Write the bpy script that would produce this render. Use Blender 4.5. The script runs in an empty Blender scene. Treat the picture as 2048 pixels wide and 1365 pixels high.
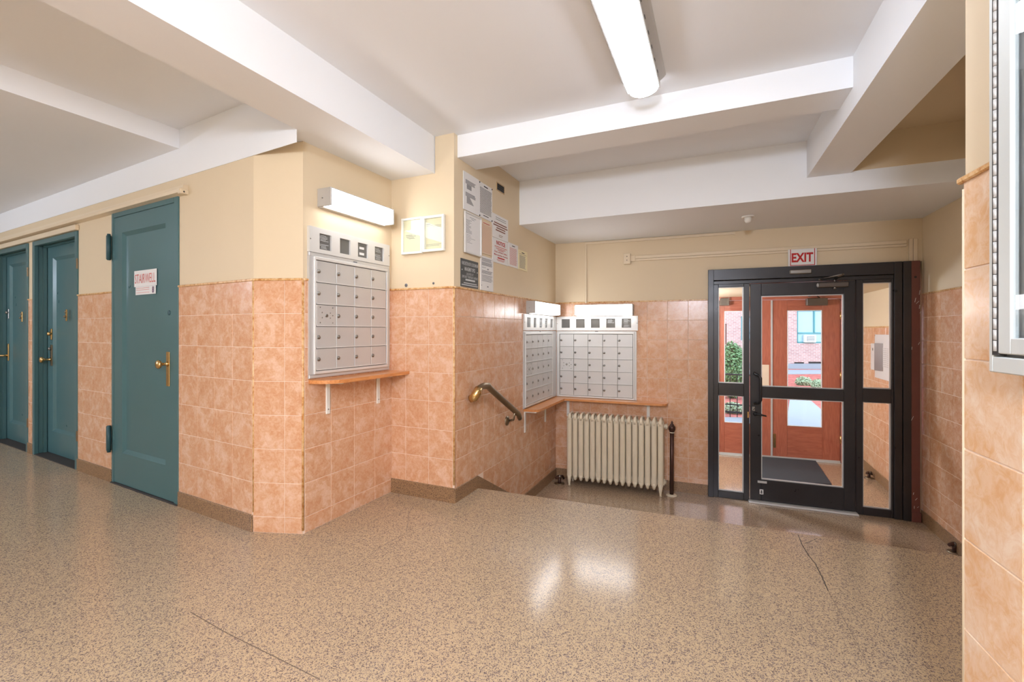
import bpy, math, random
from mathutils import Matrix, Vector
random.seed(7)
SC = bpy.context.scene
COL = SC.collection
# ------------------------------------------------------------------ camera, world, light, exposure
F, CX, CY, YH, CAMZ = 933.0, 1024.0, 682.5, 661.0, 1.215
cd = bpy.data.cameras.new('camera'); cam = bpy.data.objects.new('camera', cd); COL.objects.link(cam)
cam.location = (0, 0, CAMZ); cam.rotation_euler = (math.pi/2, 0, 0)
cd.sensor_width = 36; cd.lens = F/2048*36; cd.shift_y = -(CY-YH)/2048; cd.clip_start = .02; cd.clip_end = 300
SC.camera = cam
SC.view_settings.view_transform = 'Standard'; SC.view_settings.look = 'None'
SC.view_settings.gamma = 1; SC.view_settings.use_curve_mapping = False
SC.view_settings.exposure = 0.42
w = bpy.data.worlds.new('world'); SC.world = w; w.use_nodes = True
bg = w.node_tree.nodes['Background']; bg.inputs[0].default_value = (.74, .87, 1, 1); bg.inputs[1].default_value = 4.3
def area(name, loc, size, power, col=(1, .97, .93), rot=(0, 0, 0)):
    l = bpy.data.lights.new(name, 'AREA'); l.shape = 'RECTANGLE'; l.size, l.size_y = size; l.energy = power; l.color = col
    o = bpy.data.objects.new(name, l); COL.objects.link(o); o.location = loc; o.rotation_euler = rot; return o
# added fill lights, standing for likely lobby and corridor lamps out of view
def fill_point(name, loc, power, r=.16, col=(.82, .94, 1.16)):
    l = bpy.data.lights.new(name, 'POINT'); l.energy = power; l.color = col; l.shadow_soft_size = r
    o = bpy.data.objects.new(name, l); COL.objects.link(o); o.location = loc; return o
fill_point('lobby_fill_lamp_behind', (-.6, -1.2, 2.0), 165)
fill_point('corridor_fill_lamp', (-3.4, -1.0, 2.0), 105)
fill_point('corridor_fill_lamp_far', (-6.6, 2.0, 2.0), 75)
# ------------------------------------------------------------------ plan geometry
def P(x, s): return Vector(((x-CX)/s, F/s))
def fpt(x, y, z):
    s = (YH-y)/(z-CAMZ); return P(x, s)
class Plane:
    def __init__(self, a, b):
        self.p = a.copy(); self.u = (b-a).normalized(); self.n = Vector((-self.u.y, self.u.x))
        if self.n.dot(a) < 0: self.n = -self.n
        self.m = Matrix(((self.u.x, self.n.x, 0, a.x), (self.u.y, self.n.y, 0, a.y), (0, 0, 1, 0), (0, 0, 0, 1)))
    def U(self, x, d=0):                                  # u of the picture column x on the plane, d in front of it
        r = Vector(((x-CX)/F, 1)); o = self.p - self.n*d
        t = o.dot(self.n)/r.dot(self.n); q = r*t
        return (q-self.p).dot(self.u), F/q.y
    def uz(self, x, y, d=0):
        u, s = self.U(x, d); return u, CAMZ+(YH-y)/s
    def W(self, u, w): return self.p+self.u*u+self.n*w
def along(x0, s0, slope, x1): return P(x1, s0+slope*(x1-x0))
PA = Plane(along(505, 330.7, .29, 160), P(507, 331.3))
PB = Plane(P(507, 331.7), P(606, 335.4))
PC = Plane(P(606, 335.4), P(783, 265.5))
PD = Plane(P(783, 265.5), P(908, 284.2))
PE = Plane(P(908, 284.2), P(1111, 175))
PF = Plane(P(1111, 175), P(1845, 228.2))
PG = Plane(P(1845, 228.2), P(1931, 274.8))
PH = Plane(P(1931, 877), P(2048, 1061))
PV = Plane(P(1436, 148), P(1678, 159))
CAP, LOW, T = 1.518, -.458, .2032
SOF = 2.34; CEIL = 2.605
# ------------------------------------------------------------------ materials
MATS = {}
def mat(name, col, rough=.5, metal=0, spec=.5, emit=None, coat=0):
    m = bpy.data.materials.new(name); m.use_nodes = True; b = m.node_tree.nodes['Principled BSDF']
    b.inputs['Base Color'].default_value = (*col, 1); b.inputs['Roughness'].default_value = rough
    b.inputs['Metallic'].default_value = metal; b.inputs['Specular IOR Level'].default_value = spec
    b.inputs['Coat Weight'].default_value = coat; b.inputs['Coat Roughness'].default_value = .08
    if emit: b.inputs['Emission Color'].default_value = (*emit[:3], 1); b.inputs['Emission Strength'].default_value = emit[3]
    MATS[name] = m; return m
class NB:
    def __init__(s, m): s.t = m.node_tree; s.b = s.t.nodes['Principled BSDF']
    def n(s, typ, **k):
        nd = s.t.nodes.new(typ)
        for a, v in k.items():
            if a in nd.inputs: nd.inputs[a].default_value = v
            else: setattr(nd, a, v)
        return nd
    def l(s, a, b): s.t.links.new(a, b)
    def ramp(s, fac, stops):
        r = s.n('ShaderNodeValToRGB'); e = r.color_ramp.elements
        while len(e) < len(stops): e.new(.5)
        for i, (p, c) in enumerate(stops): e[i].position = p; e[i].color = (*c, 1)
        s.l(fac, r.inputs[0]); return r.outputs[0]
    def coords(s, rnd=False, scale=(1, 1, 1)):
        tc = s.n('ShaderNodeTexCoord'); mp = s.n('ShaderNodeMapping'); mp.inputs['Scale'].default_value = scale
        s.l(tc.outputs['Object'], mp.inputs[0]); v = mp.outputs[0]
        if rnd:
            oi = s.n('ShaderNodeObjectInfo'); mu = s.n('ShaderNodeMath', operation='MULTIPLY'); mu.inputs[1].default_value = 90
            s.l(oi.outputs['Random'], mu.inputs[0]); ad = s.n('ShaderNodeVectorMath', operation='ADD')
            s.l(v, ad.inputs[0]); s.l(mu.outputs[0], ad.inputs[1]); v = ad.outputs[0]
        return v
    def noise(s, v, scale, detail=4, rough=.6, dist=0):
        n = s.n('ShaderNodeTexNoise'); n.inputs['Scale'].default_value = scale; n.inputs['Detail'].default_value = detail
        n.inputs['Roughness'].default_value = rough; n.inputs['Distortion'].default_value = dist; s.l(v, n.inputs['Vector']); return n.outputs['Fac']
    def mix(s, f, a, b, mode='MIX'):
        x = s.n('ShaderNodeMix', data_type='RGBA', blend_type=mode)
        if hasattr(f, 'links'): s.l(f, x.inputs[0])
        else: x.inputs[0].default_value = f
        for i, q in ((6, a), (7, b)):
            if hasattr(q, 'links'): s.l(q, x.inputs[i])
            else: x.inputs[i].default_value = (*q, 1)
        return x.outputs[2]
    def bump(s, h, st, dist=.01):
        b = s.n('ShaderNodeBump'); b.inputs['Strength'].default_value = st; b.inputs['Distance'].default_value = dist
        s.l(h, b.inputs['Height']); s.l(b.outputs[0], s.b.inputs['Normal'])
    def col(s, c): s.l(c, s.b.inputs['Base Color'])
def sr(r, g, b): return tuple(((c/255)/12.92 if c/255 < .04045 else ((c/255+.055)/1.055)**2.4) for c in (r, g, b))
def tile_mat(name, c0, c1, c2, scale=9):
    m = mat(name, c1, .22, spec=.5); q = NB(m); v = q.coords(True)
    a = q.noise(v, scale, 5, .62, .6); b = q.noise(v, scale*3.2, 4, .7, 1.4)
    c = q.ramp(a, [(.34, c0), (.5, c1), (.64, c2)])
    k = q.ramp(b, [(.38, c0), (.6, c2)])
    q.col(q.mix(.4, c, k)); q.bump(b, .12, .002); return m
tile_mat('tile', sr(207, 147, 104), sr(217, 166, 128), sr(231, 194, 167), 11)
tile_mat('tile_lit', sr(224, 172, 124), sr(231, 188, 148), sr(240, 214, 188), 8)  # same tile, with the brighter light on the near wall put into its colour
mat('grout', sr(240, 216, 196), .8)
def paint(name, c, v=.03, rough=.55):
    m = mat(name, c, rough, spec=.3); q = NB(m); co = q.coords()
    a = q.noise(co, 1.6, 5, .6); q.col(q.mix(a, tuple(x*(1-v) for x in c), tuple(min(1, x*(1+v)) for x in c)))
    q.bump(q.noise(co, 90, 3), .05, .002); return m
paint('cream', sr(224, 205, 174), .04); paint('white_ceiling', sr(240, 241, 243), .012, .7)
paint('cream_trim', sr(228, 210, 182), .03, .4)
m = mat('cap', sr(222, 178, 122), .3); q = NB(m); q.col(q.ramp(q.noise(q.coords(), 40, 4, .7), [(.38, sr(186, 122, 58)), (.5, sr(220, 174, 116)), (.7, sr(232, 200, 158))]))
def terrazzo(name, base, dark, mid, rough, cs, coat=.0):
    m = mat(name, base, rough, coat=coat); q = NB(m); v = q.coords()
    big = q.noise(v, .9, 4, .6); tint = q.mix(big, tuple(x*.93 for x in base), tuple(min(1, x*1.06) for x in base))
    # chips: two voronoi fields of different grain, domain warped
    warp = q.n('ShaderNodeTexNoise'); warp.inputs['Scale'].default_value = 60; q.l(v, warp.inputs['Vector'])
    ad = q.n('ShaderNodeVectorMath', operation='MULTIPLY_ADD'); ad.inputs[1].default_value = (.012, .012, .012); q.l(warp.outputs['Color'], ad.inputs[0]); q.l(v, ad.inputs[2])
    def chips(scale, lo, hi):
        vo = q.n('ShaderNodeTexVoronoi', feature='F1'); vo.inputs['Scale'].default_value = scale; q.l(ad.outputs[0], vo.inputs['Vector'])
        sp = q.n('ShaderNodeSeparateColor'); q.l(vo.outputs['Color'], sp.inputs[0])
        r = q.n('ShaderNodeMapRange'); r.inputs[1].default_value = lo; r.inputs[2].default_value = hi; q.l(sp.outputs[0], r.inputs[0])
        d = q.n('ShaderNodeMapRange'); d.inputs[1].default_value = .55; d.inputs[2].default_value = .42; q.l(vo.outputs['Distance'], d.inputs[0])
        mu = q.n('ShaderNodeMath', operation='MULTIPLY'); q.l(r.outputs[0], mu.inputs[0]); q.l(d.outputs[0], mu.inputs[1]); return mu.outputs[0], sp.outputs[1]
    a, ac = chips(cs, .50, .56); b, bc = chips(cs*1.8, .56, .62)
    c1 = q.mix(ac, dark, mid); c = q.mix(a, tint, c1); c = q.mix(b, c, q.mix(bc, mid, dark)); q.col(c)
    rr = q.n('ShaderNodeMapRange'); rr.inputs[3].default_value = rough*.75; rr.inputs[4].default_value = rough*1.35
    q.l(q.noise(v, 2.2, 5, .65), rr.inputs[0]); q.l(rr.outputs[0], q.b.inputs['Roughness']); return m
terrazzo('terrazzo', sr(198, 172, 138), sr(100, 84, 80), sr(148, 130, 122), .155, 165)
terrazzo('terrazzo_low', sr(190, 164, 134), sr(100, 84, 76), sr(150, 126, 110), .16, 165, .5)
terrazzo('terrazzo_base', sr(160, 126, 92), sr(86, 62, 48), sr(122, 92, 68), .35, 150)
def smudge(name, c, rough, amt=.12, sc=3, **k):
    m = mat(name, c, rough, **k); q = NB(m); v = q.coords(); n = q.noise(v, sc, 5, .65)
    q.col(q.mix(n, tuple(x*(1-amt) for x in c), tuple(min(1, x*(1+amt)) for x in c)))
    rr = q.n('ShaderNodeMapRange'); rr.inputs[3].default_value = rough*.7; rr.inputs[4].default_value = min(1, rough*1.4); q.l(n, rr.inputs[0]); q.l(rr.outputs[0], q.b.inputs['Roughness']); return m
smudge('teal', sr(75, 111, 115), .3, .12); smudge('teal_dark', sr(48, 84, 90), .4)
smudge('brass', sr(214, 180, 124), .24, .15, 12, metal=1); smudge('bronze', sr(150, 136, 116), .35, .25, 12, metal=1)
smudge('silver', sr(206, 205, 203), .42, .04, 6, metal=.35); smudge('silver_plate', sr(224, 223, 220), .45, .03, 6, metal=.3)
smudge('steel', sr(150, 148, 144), .3, .1, 8, metal=1); smudge('lamp_metal', sr(188, 184, 178), .45, .04, 6, metal=.2)
mat('dark_gap', sr(58, 54, 52), .8); mat('window_slot', sr(104, 102, 98), .12)
smudge('dark_frame', sr(52, 50, 52), .3, .2, 7, metal=.2)
m = smudge('brown_steel', sr(116, 70, 62), .4, .2, 5)
mat('closer_grey', sr(98, 88, 80), .4, .3); mat('black', sr(30, 30, 32), .4); mat('white_paint', sr(236, 232, 224), .5)
mat('ink_grey', sr(120, 120, 124), .8); mat('ink_black', sr(40, 40, 44), .8); mat('ink_red', sr(190, 36, 34), .7); mat('ink_pale_red', sr(206, 120, 112), .8)
mat('ink_brown', sr(140, 96, 84), .8); mat('ink_orange', sr(214, 168, 140), .8); mat('ink_white', sr(205, 208, 208), .7)
mat('paper', sr(232, 230, 228), .6); mat('paper_yellow', sr(238, 226, 186), .6); mat('paper_orange', sr(226, 204, 180), .6); mat('sign_dark', sr(74, 78, 80), .35)
mat('gold_lip', sr(196, 164, 120), .4)
def wood(name, a, b, sc=(1.5, 14, 14), rough=.3):
    m = mat(name, a, rough, coat=.3); q = NB(m); v = q.coords(scale=sc)
    n = q.noise(v, 4, 6, .6, 1.5); q.col(q.ramp(n, [(.3, a), (.7, b)])); return m
wood('wood_shelf', sr(196, 118, 62), sr(232, 164, 102)); wood('wood_door', sr(160, 86, 66), sr(192, 114, 90), (14, 14, 1.2))
wood('wood_rail', sr(160, 86, 66), sr(192, 114, 90), (1.2, 14, 14))
m = smudge('radiator', sr(228, 214, 188), .38, .05, 9); m = smudge('pipe_brown', sr(78, 52, 44), .35, .3, 14, metal=.4)
m = smudge('mat', sr(52, 58, 66), .95, .3, 30); smudge('white_frame', sr(240, 239, 230), .35, .02)
smudge('cabinet_alu', sr(206, 209, 205), .42, .02, 4, metal=.15); mat('cabinet_back', sr(152, 150, 146), .8)
mat('diffuser', (1, 1, 1), .5, emit=(.88, .96, 1.10, 15.0)); mat('diffuser_wall', (1, 1, 1), .5, emit=(.97, .97, .99, 7.5))
m = mat('brick', sr(190, 150, 145), .85); q = NB(m); br = q.n('ShaderNodeTexBrick'); br.inputs['Scale'].default_value = 1
br.inputs['Color1'].default_value = (*sr(164, 120, 116), 1); br.inputs['Color2'].default_value = (*sr(184, 142, 134), 1); br.inputs['Mortar'].default_value = (*sr(190, 178, 172), 1)
br.inputs['Brick Width'].default_value = .22; br.inputs['Row Height'].default_value = .075; br.inputs['Mortar Size'].default_value = .009
tc = q.n('ShaderNodeTexCoord'); sx = q.n('ShaderNodeSeparateXYZ'); cb = q.n('ShaderNodeCombineXYZ'); q.l(tc.outputs['Object'], sx.inputs[0]); q.l(sx.outputs[0], cb.inputs[0]); q.l(sx.outputs[2], cb.inputs[1]); q.l(cb.outputs[0], br.inputs['Vector']); q.col(br.outputs[0])
m = mat('mulch', sr(150, 60, 50), .9); q = NB(m); q.col(q.ramp(q.noise(q.coords(), 9, 6, .7), [(.35, sr(120, 46, 40)), (.65, sr(190, 104, 92))]))
smudge('concrete', sr(138, 141, 148), .8, .08, 2); mat('win_teal', sr(70, 128, 130), .4); mat('leaf', sr(96, 128, 78), .5); mat('leaf_pale', sr(150, 164, 130), .5)
mat('win_glass', sr(150, 176, 190), .06); mat('ac_white', sr(214, 212, 200), .5); mat('iron', sr(36, 36, 40), .4)
g = bpy.data.materials.new('glass'); g.use_nodes = True; t = g.node_tree; t.nodes.remove(t.nodes['Principled BSDF'])
tr = t.nodes.new('ShaderNodeBsdfTransparent'); tr.inputs[0].default_value = (.95, .97, .98, 1); gl = t.nodes.new('ShaderNodeBsdfGlossy'); gl.inputs['Roughness'].default_value = .02
fr = t.nodes.new('ShaderNodeFresnel'); fr.inputs[0].default_value = 1.45; mx = t.nodes.new('ShaderNodeMixShader'); geo = t.nodes.new('ShaderNodeNewGeometry'); inv_ = t.nodes.new('ShaderNodeMath'); inv_.operation = 'SUBTRACT'; inv_.inputs[0].default_value = 1; t.links.new(geo.outputs['Backfacing'], inv_.inputs[1]); ml = t.nodes.new('ShaderNodeMath'); ml.operation = 'MULTIPLY'; t.links.new(fr.outputs[0], ml.inputs[0]); t.links.new(inv_.outputs[0], ml.inputs[1]); t.links.new(ml.outputs[0], mx.inputs[0]); t.links.new(tr.outputs[0], mx.inputs[1]); t.links.new(gl.outputs[0], mx.inputs[2]); t.links.new(mx.outputs[0], t.nodes['Material Output'].inputs[0]); MATS['glass'] = g
# ------------------------------------------------------------------ mesh builder
class MB:
    def __init__(s): s.v = []; s.f = []; s.sm = []
    def add(s, vs, fs, smooth=False):
        o = len(s.v); s.v += [tuple(p) for p in vs]; s.f += [tuple(i+o for i in f) for f in fs]; s.sm += [smooth]*len(fs); return s
    def box(s, x0, x1, y0, y1, z0, z1, b=0):
        x0, x1 = sorted((x0, x1)); y0, y1 = sorted((y0, y1)); z0, z1 = sorted((z0, z1))
        if b <= 0:
            return s.add([(x, y, z) for x in (x0, x1) for y in (y0, y1) for z in (z0, z1)],
                         [(0, 1, 3, 2), (4, 6, 7, 5), (0, 4, 5, 1), (2, 3, 7, 6), (0, 2, 6, 4), (1, 5, 7, 3)])
        b = min(b, (x1-x0)*.45, (y1-y0)*.45, (z1-z0)*.45); c = ((x0, x1), (y0, y1), (z0, z1)); V = []; I = {}
        for i in (0, 1):
            for j in (0, 1):
                for k in (0, 1):
                    for a in range(3):
                        p = [c[0][i], c[1][j], c[2][k]]
                        for e in range(3):
                            if e != a: p[e] += b*(1 if (i, j, k)[e] == 0 else -1)
                        I[i, j, k, a] = len(V); V.append(p)
        Fs = []
        for a in range(3):
            e, g = [q for q in range(3) if q != a]
            for sd in (0, 1):
                idx = []
                for (x, y) in ((0, 0), (1, 0), (1, 1), (0, 1)):
                    t = [0, 0, 0]; t[a] = sd; t[e] = x; t[g] = y; idx.append(I[(*t, a)])
                if (sd == 0) ^ (a == 1): idx.reverse()
                Fs.append(idx)
        for a in range(3):                                   # edges along axis a
            e, g = [q for q in range(3) if q != a]
            for x in (0, 1):
                for y in (0, 1):
                    t0 = [0, 0, 0]; t0[e] = x; t0[g] = y; t1 = list(t0); t1[a] = 1
                    f = [I[(*t0, e)], I[(*t1, e)], I[(*t1, g)], I[(*t0, g)]]
                    if (x ^ y) ^ (a == 1): f.reverse()
                    Fs.append(f)
        for i in (0, 1):
            for j in (0, 1):
                for k in (0, 1):
                    f = [I[i, j, k, 0], I[i, j, k, 1], I[i, j, k, 2]]
                    if (i+j+k) % 2 == 0: f.reverse()
                    Fs.append(f)
        return s.add(V, Fs)
    def prism(s, poly, a, b, axis=2):
        # poly: 2-D points; extruded between a and b along axis (other axes in order)
        def pt(p, h):
            q = [p[0], p[1]]; q.insert(axis, h); return q
        n = len(poly); V = [pt(p, a) for p in poly]+[pt(p, b) for p in poly]
        Fs = [tuple(range(n-1, -1, -1)), tuple(range(n, 2*n))]+[(i, (i+1) % n, n+(i+1) % n, n+i) for i in range(n)]
        return s.add(V, Fs)
    def tube(s, pts, r, n=10, cap=True, flat=None):
        pts = [Vector(p) for p in pts]; rings = []; R = r if isinstance(r, (list, tuple)) else [r]*len(pts)
        up = None
        for i, p in enumerate(pts):
            d = (pts[min(i+1, len(pts)-1)]-pts[max(i-1, 0)]).normalized()
            if up is None: up = Vector((0, 0, 1)) if abs(d.z) < .9 else Vector((1, 0, 0))
            a = d.cross(up)
            a = a.normalized() if a.length > 1e-4 else Vector((1, 0, 0)); b = a.cross(d).normalized(); up = b
            fl = flat or (1, 1)
            rings.append([p+a*(math.cos(t*2*math.pi/n)*R[i]*fl[0])+b*(math.sin(t*2*math.pi/n)*R[i]*fl[1]) for t in range(n)])
        V = [v for rg in rings for v in rg]
        Fs = [(i*n+j, i*n+(j+1) % n, (i+1)*n+(j+1) % n, (i+1)*n+j) for i in range(len(pts)-1) for j in range(n)]
        s.add(V, Fs, True)
        if cap: o = len(s.v)-len(V); s.f += [tuple(o+j for j in range(n-1, -1, -1)), tuple(o+len(V)-n+j for j in range(n))]; s.sm += [False, False]
        return s
    def lathe(s, c, axis, prof, n=14):
        # prof: (distance along axis, radius); c centre; axis unit vector
        ax = Vector(axis).normalized(); c = Vector(c)
        return s.tube([c+ax*h for h, r in prof], [max(r, 1e-4) for h, r in prof], n)
    def quad(s, a, b, c, d): return s.add([a, b, c, d], [(0, 1, 2, 3)])
    def make(s, name, off=(0, 0, 0)):
        me = bpy.data.meshes.new(name); o = off
        me.from_pydata([(x-o[0], y-o[1], z-o[2]) for x, y, z in s.v], [], s.f)
        me.polygons.foreach_set('use_smooth', s.sm); me.update(); return me
def obj(name, me, m, parent=None, mw=None):
    if isinstance(me, MB): me = me.make(name)
    if m and not me.materials: me.materials.append(MATS[m])
    o = bpy.data.objects.new(name, me); COL.objects.link(o)
    if parent: o.parent = parent
    if mw is not None: o.matrix_local = mw
    return o
def tag(o, label=None, cat=None, group=None, kind=None):
    for k, v in (('label', label), ('category', cat), ('group', group), ('kind', kind)):
        if v: o[k] = v
    return o
WORLD = Plane(Vector((0, 0)), Vector((1, 0))); WORLD.n = Vector((0, 1)); WORLD.m = Matrix.Identity(4)
class Thing:
    def __init__(s, name, plane, u=0, w=0, z=0, label=None, cat=None, group=None, kind=None):
        s.pl = plane; s.o = (u, w, z); s.e = bpy.data.objects.new(name, None); COL.objects.link(s.e); s.e.empty_display_size = .1
        s.e.matrix_world = plane.m @ Matrix.Translation(s.o); tag(s.e, label, cat, group, kind); s.off = {s.e.name: s.o}
    def part(s, name, mb, m, parent=None, label=None, kind=None, at=None):
        # coordinates of mb are plane coordinates; at = origin of the part in plane coordinates
        par = parent or s.e; po = s.off[par.name]; a = at or po
        o = obj(name, mb.make(name, a) if isinstance(mb, MB) else mb, m, par, Matrix.Translation(Vector(a)-Vector(po)))
        s.off[o.name] = a
        if label: o['label'] = label
        if kind: o['kind'] = kind
        return o
def solo(name, plane, mb, m, label, cat, group=None, kind=None, at=(0, 0, 0)):
    o = obj(name, mb.make(name, at), m); o.matrix_world = plane.m @ Matrix.Translation(at); return tag(o, label, cat, group, kind)
def text(body, plane_rect, wv=0, bold=0, align='fit'):
    """mesh of lettering fitted to the rectangle (u0,u1,z0,z1) standing at w"""
    cu = bpy.data.curves.new('t', 'FONT'); cu.body = body; cu.size = 1; cu.offset = bold; cu.resolution_u = 2
    o = bpy.data.objects.new('t', cu); COL.objects.link(o); bpy.context.view_layer.update()
    me = bpy.data.meshes.new_from_object(o.evaluated_get(bpy.context.evaluated_depsgraph_get()))
    bpy.data.objects.remove(o); vs = [v.co.copy() for v in me.vertices]; fs = [tuple(p.vertices) for p in me.polygons]; bpy.data.meshes.remove(me); bpy.data.curves.remove(cu)
    if not vs: return MB()
    x0 = min(v.x for v in vs); x1 = max(v.x for v in vs); y0 = min(v.y for v in vs); y1 = max(v.y for v in vs); u0, u1, z0, z1 = plane_rect
    mb = MB(); mb.add([(u0+(v.x-x0)/(x1-x0)*(u1-u0), wv, z0+(v.y-y0)/(y1-y0)*(z1-z0)) for v in vs], fs); return mb
# ------------------------------------------------------------------ room shell
def holes_split(u0, u1, z0, z1, holes):
    us = sorted({u0, u1, *[min(max(h[i], u0), u1) for h in holes for i in (0, 1)]}); out = []
    for a, b in zip(us, us[1:]):
        if b-a < 1e-5: continue
        mid = (a+b)/2; seg = [(z0, z1)]
        for h in holes:
            if h[0] < mid < h[1]:
                ns = []
                for p, r in seg:
                    if h[2] > p: ns.append((p, min(r, h[2])))
                    if h[3] < r: ns.append((max(p, h[3]), r))
                seg = [x for x in ns if x[1]-x[0] > 1e-5]
        out += [(a, b, p, r) for p, r in seg]
    return out
TCACHE = {}
def tile_mesh(wd, ht, mname):
    k = (round(wd, 3), round(ht, 3), mname)
    if k not in TCACHE:
        mb = MB(); a, c = wd/2, ht/2; b = .0012; y0, y1, y2 = 0, -.0012, -.0022
        V = [(-a, y0, -c), (a, y0, -c), (a, y0, c), (-a, y0, c), (-a, y1, -c), (a, y1, -c), (a, y1, c), (-a, y1, c), (-a+b, y2, -c+b), (a-b, y2, -c+b), (a-b, y2, c-b), (-a+b, y2, c-b)]
        Fs = [(8, 9, 10, 11)]+[(i, (i+1) % 4, 4+(i+1) % 4, 4+i) for i in range(4)]+[(4+i, 4+(i+1) % 4, 8+(i+1) % 4, 8+i) for i in range(4)]
        mb.add(V, Fs); me = mb.make('tile'); me.materials.append(MATS[mname]); TCACHE[k] = me
    return TCACHE[k]
def wall(name, pl, u0, u1, z0, z1, holes=(), cap=None, tz=None, uref=None, tu=None, pitch=T, mname='tile', thick=.12, paintmat='cream', rowz=None, capend=(0, 0), keep=None):
    mb = MB()
    for a, b, p, r in holes_split(u0, u1, z0, z1, holes): mb.box(a, b, 0, thick, p, r)
    o = obj(name, mb, paintmat); o.matrix_world = pl.m; o['kind'] = 'structure'
    if cap is None: return o
    a0, a1 = tu or (u0, u1); g = .0035
    gb = MB()
    for a, b, p, r in holes_split(a0, a1, tz, cap-.001, holes): gb.box(a, b, -.004, 0, p, r)
    obj('grout_bed', gb, 'grout', o)
    cb = MB()
    for a, b, p, r in holes_split(a0-capend[0], a1+capend[1], cap-.006, cap+.008, holes): cb.box(a, b, -.013, 0, p, r, .003)
    obj('tile_cap', cb, 'cap', o)
    k0 = math.floor((a0-uref)/pitch)-1; n = 0
    row = 0
    while True:
        zt = cap-row*pitch; zb = max(zt-pitch, tz)
        if zt-tz < .012: break
        for k in range(k0, k0+60):
            ua, ub = max(a0, uref+k*pitch), min(a1, uref+(k+1)*pitch)
            if ub-ua < .012: continue
            for (p, r, s_, t_) in holes_split(ua, ub, zb, zt, holes):
                if r-p < .012 or t_-s_ < .012 or (keep and not keep((p+r)/2, (s_+t_)/2)): continue
                wd, ht = r-p-g, t_-s_-g
                obj('tile', tile_mesh(wd, ht, mname), None, o, Matrix.Translation(((p+r)/2, -.0038, (s_+t_)/2))); n += 1
        row += 1
    print(name, 'tiles', n); return o
def slab(name, poly, z0, z1, m, parent=None, kind='structure'):
    mb = MB(); area2 = sum(a[0]*b[1]-b[0]*a[1] for a, b in zip(poly, poly[1:]+poly[:1]))
    if area2 < 0: poly = poly[::-1]
    mb.prism([tuple(p) for p in poly], z0, z1); o = obj(name, mb, m, parent)
    if kind and not parent: o['kind'] = kind
    return o
l0 = fpt(594, 260, SOF)
# corridor wall with three teal doors
LA = PA.U(507)[0]
dS = [PA.U(226)[0], PA.U(359)[0], -1, PA.uz(300, 408)[1]]
dS[3] = PA.uz(358, 388)[1]
d2 = [PA.U(68)[0], PA.U(157)[0], -1, PA.uz(157, 462)[1]]
d1 = [PA.U(58)[0]-(d2[1]-d2[0]), PA.U(58)[0], -1, d2[3]]
zA = 2.27
wl = wall('wall_left', PA, -6.5, LA, -.05, 2.8, holes=[dS, d2, d1], cap=CAP, tz=.10, uref=PA.U(467)[0], tu=(-3.2, LA-.004), capend=(0, 0))
o = MB()
for a, b in ((-6.5, (l0-PA.p).dot(PA.u)),): o.box(a, b, -.004, 0, zA, 2.8)
obj('white_band', o, 'white_ceiling', wl)
for k, h in enumerate((2.55,)):
    pass
def baseboard(name, pl, segs, h, z0, m='terrazzo_base', d=.014):
    mb = MB()
    for a, b in segs: mb.box(a, b, -d, 0, z0-.01, z0+h, .004)
    o = obj(name, mb, m); o.matrix_world = pl.m; o['kind'] = 'structure'; return o
baseboard('baseboard_left', PA, [(-3.2, d1[0]), (d1[1], d2[0]), (d2[1], dS[0]), (dS[1], LA)], .10, 0)
LB = PB.U(606)[0]; LC = PC.U(783)[0]; LD = PD.U(908)[0]; LE = PE.U(1111)[0]; LF = PF.U(1845)[0]
wb = wall('wall_pillar', PB, 0, LB, -.05, SOF, cap=CAP, tz=.0, uref=PB.U(570)[0])
wc = wall('wall_mailbox', PC, 0, LC+.1, -.05, 2.7, cap=CAP, tz=.0, uref=PC.U(661)[0], tu=(0, LC))
wd = wall('wall_notice', PD, -.1, LD, -.05, 2.7, cap=CAP, tz=.10, uref=PD.U(858)[0], tu=(0, LD))
baseboard('baseboard_notice', PD, [(0, LD+.012)], .105, 0)
ue = PE.U(956)[0]                                           # where the landing ends on the handrail wall
def keepE(u, z): return z > 0 or u > ue
we = wall('wall_handrail', PE, 0, LE+.1, LOW-.05, 2.7, cap=CAP, tz=LOW+.10, uref=PE.U(965.3)[0], tu=(0, LE), keep=keepE)
mb = MB(); mb.box(-.002, ue-.03, -.014, 0, -.01, .10, .003)
ua = ue-.03; ub = ua+.84
mb.prism([(ua, -.02), (ue, -.02), (ue+.02, -.14), (ub, -.47), (ub, LOW+.105), (ua, .10)], -.014, 0, 1)
mb.box(ub, LE, -.014, 0, LOW-.01, LOW+.105, .003)
o = obj('baseboard_handrail', mb, 'terrazzo_base'); o.matrix_world = PE.m; o['kind'] = 'structure'
uD0, uD1 = PF.U(1416)[0], PF.U(1818.5)[0]; zDt = CAMZ+(YH-532)/PF.U(1616)[1]
zL, zR = PF.uz(1416, 543.5)[1], PF.uz(1818, 521)[1]; zDt = (zL+zR)/2
print('door head', zL, zR)
uP1 = PF.U(1844)[0]
wf = wall('wall_entrance', PF, -.1, LF+.1, LOW-.05, 2.7, holes=[(uD0, uP1, -1, zDt)], cap=1.522, tz=LOW+.10, uref=PF.U(1334.9)[0], tu=(0, uD0), thick=.14)
baseboard('baseboard_entrance', PF, [(0, uD0)], .105, LOW)
LG = PG.U(2000)[0]; gN = PG.U(1931)[0]
wg = wall('wall_right', PG, -.02, LG, LOW-.05, 2.7, cap=CAP+.012, tz=LOW+.10, uref=PG.U(1861.8)[0], tu=(0, LG))
baseboard('baseboard_right', PG, [(0, LG)], .105, LOW)
# vestibule side wall, on the same line beyond the entrance
ves = PV.W(PV.U(1790)[0], 0)
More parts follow.
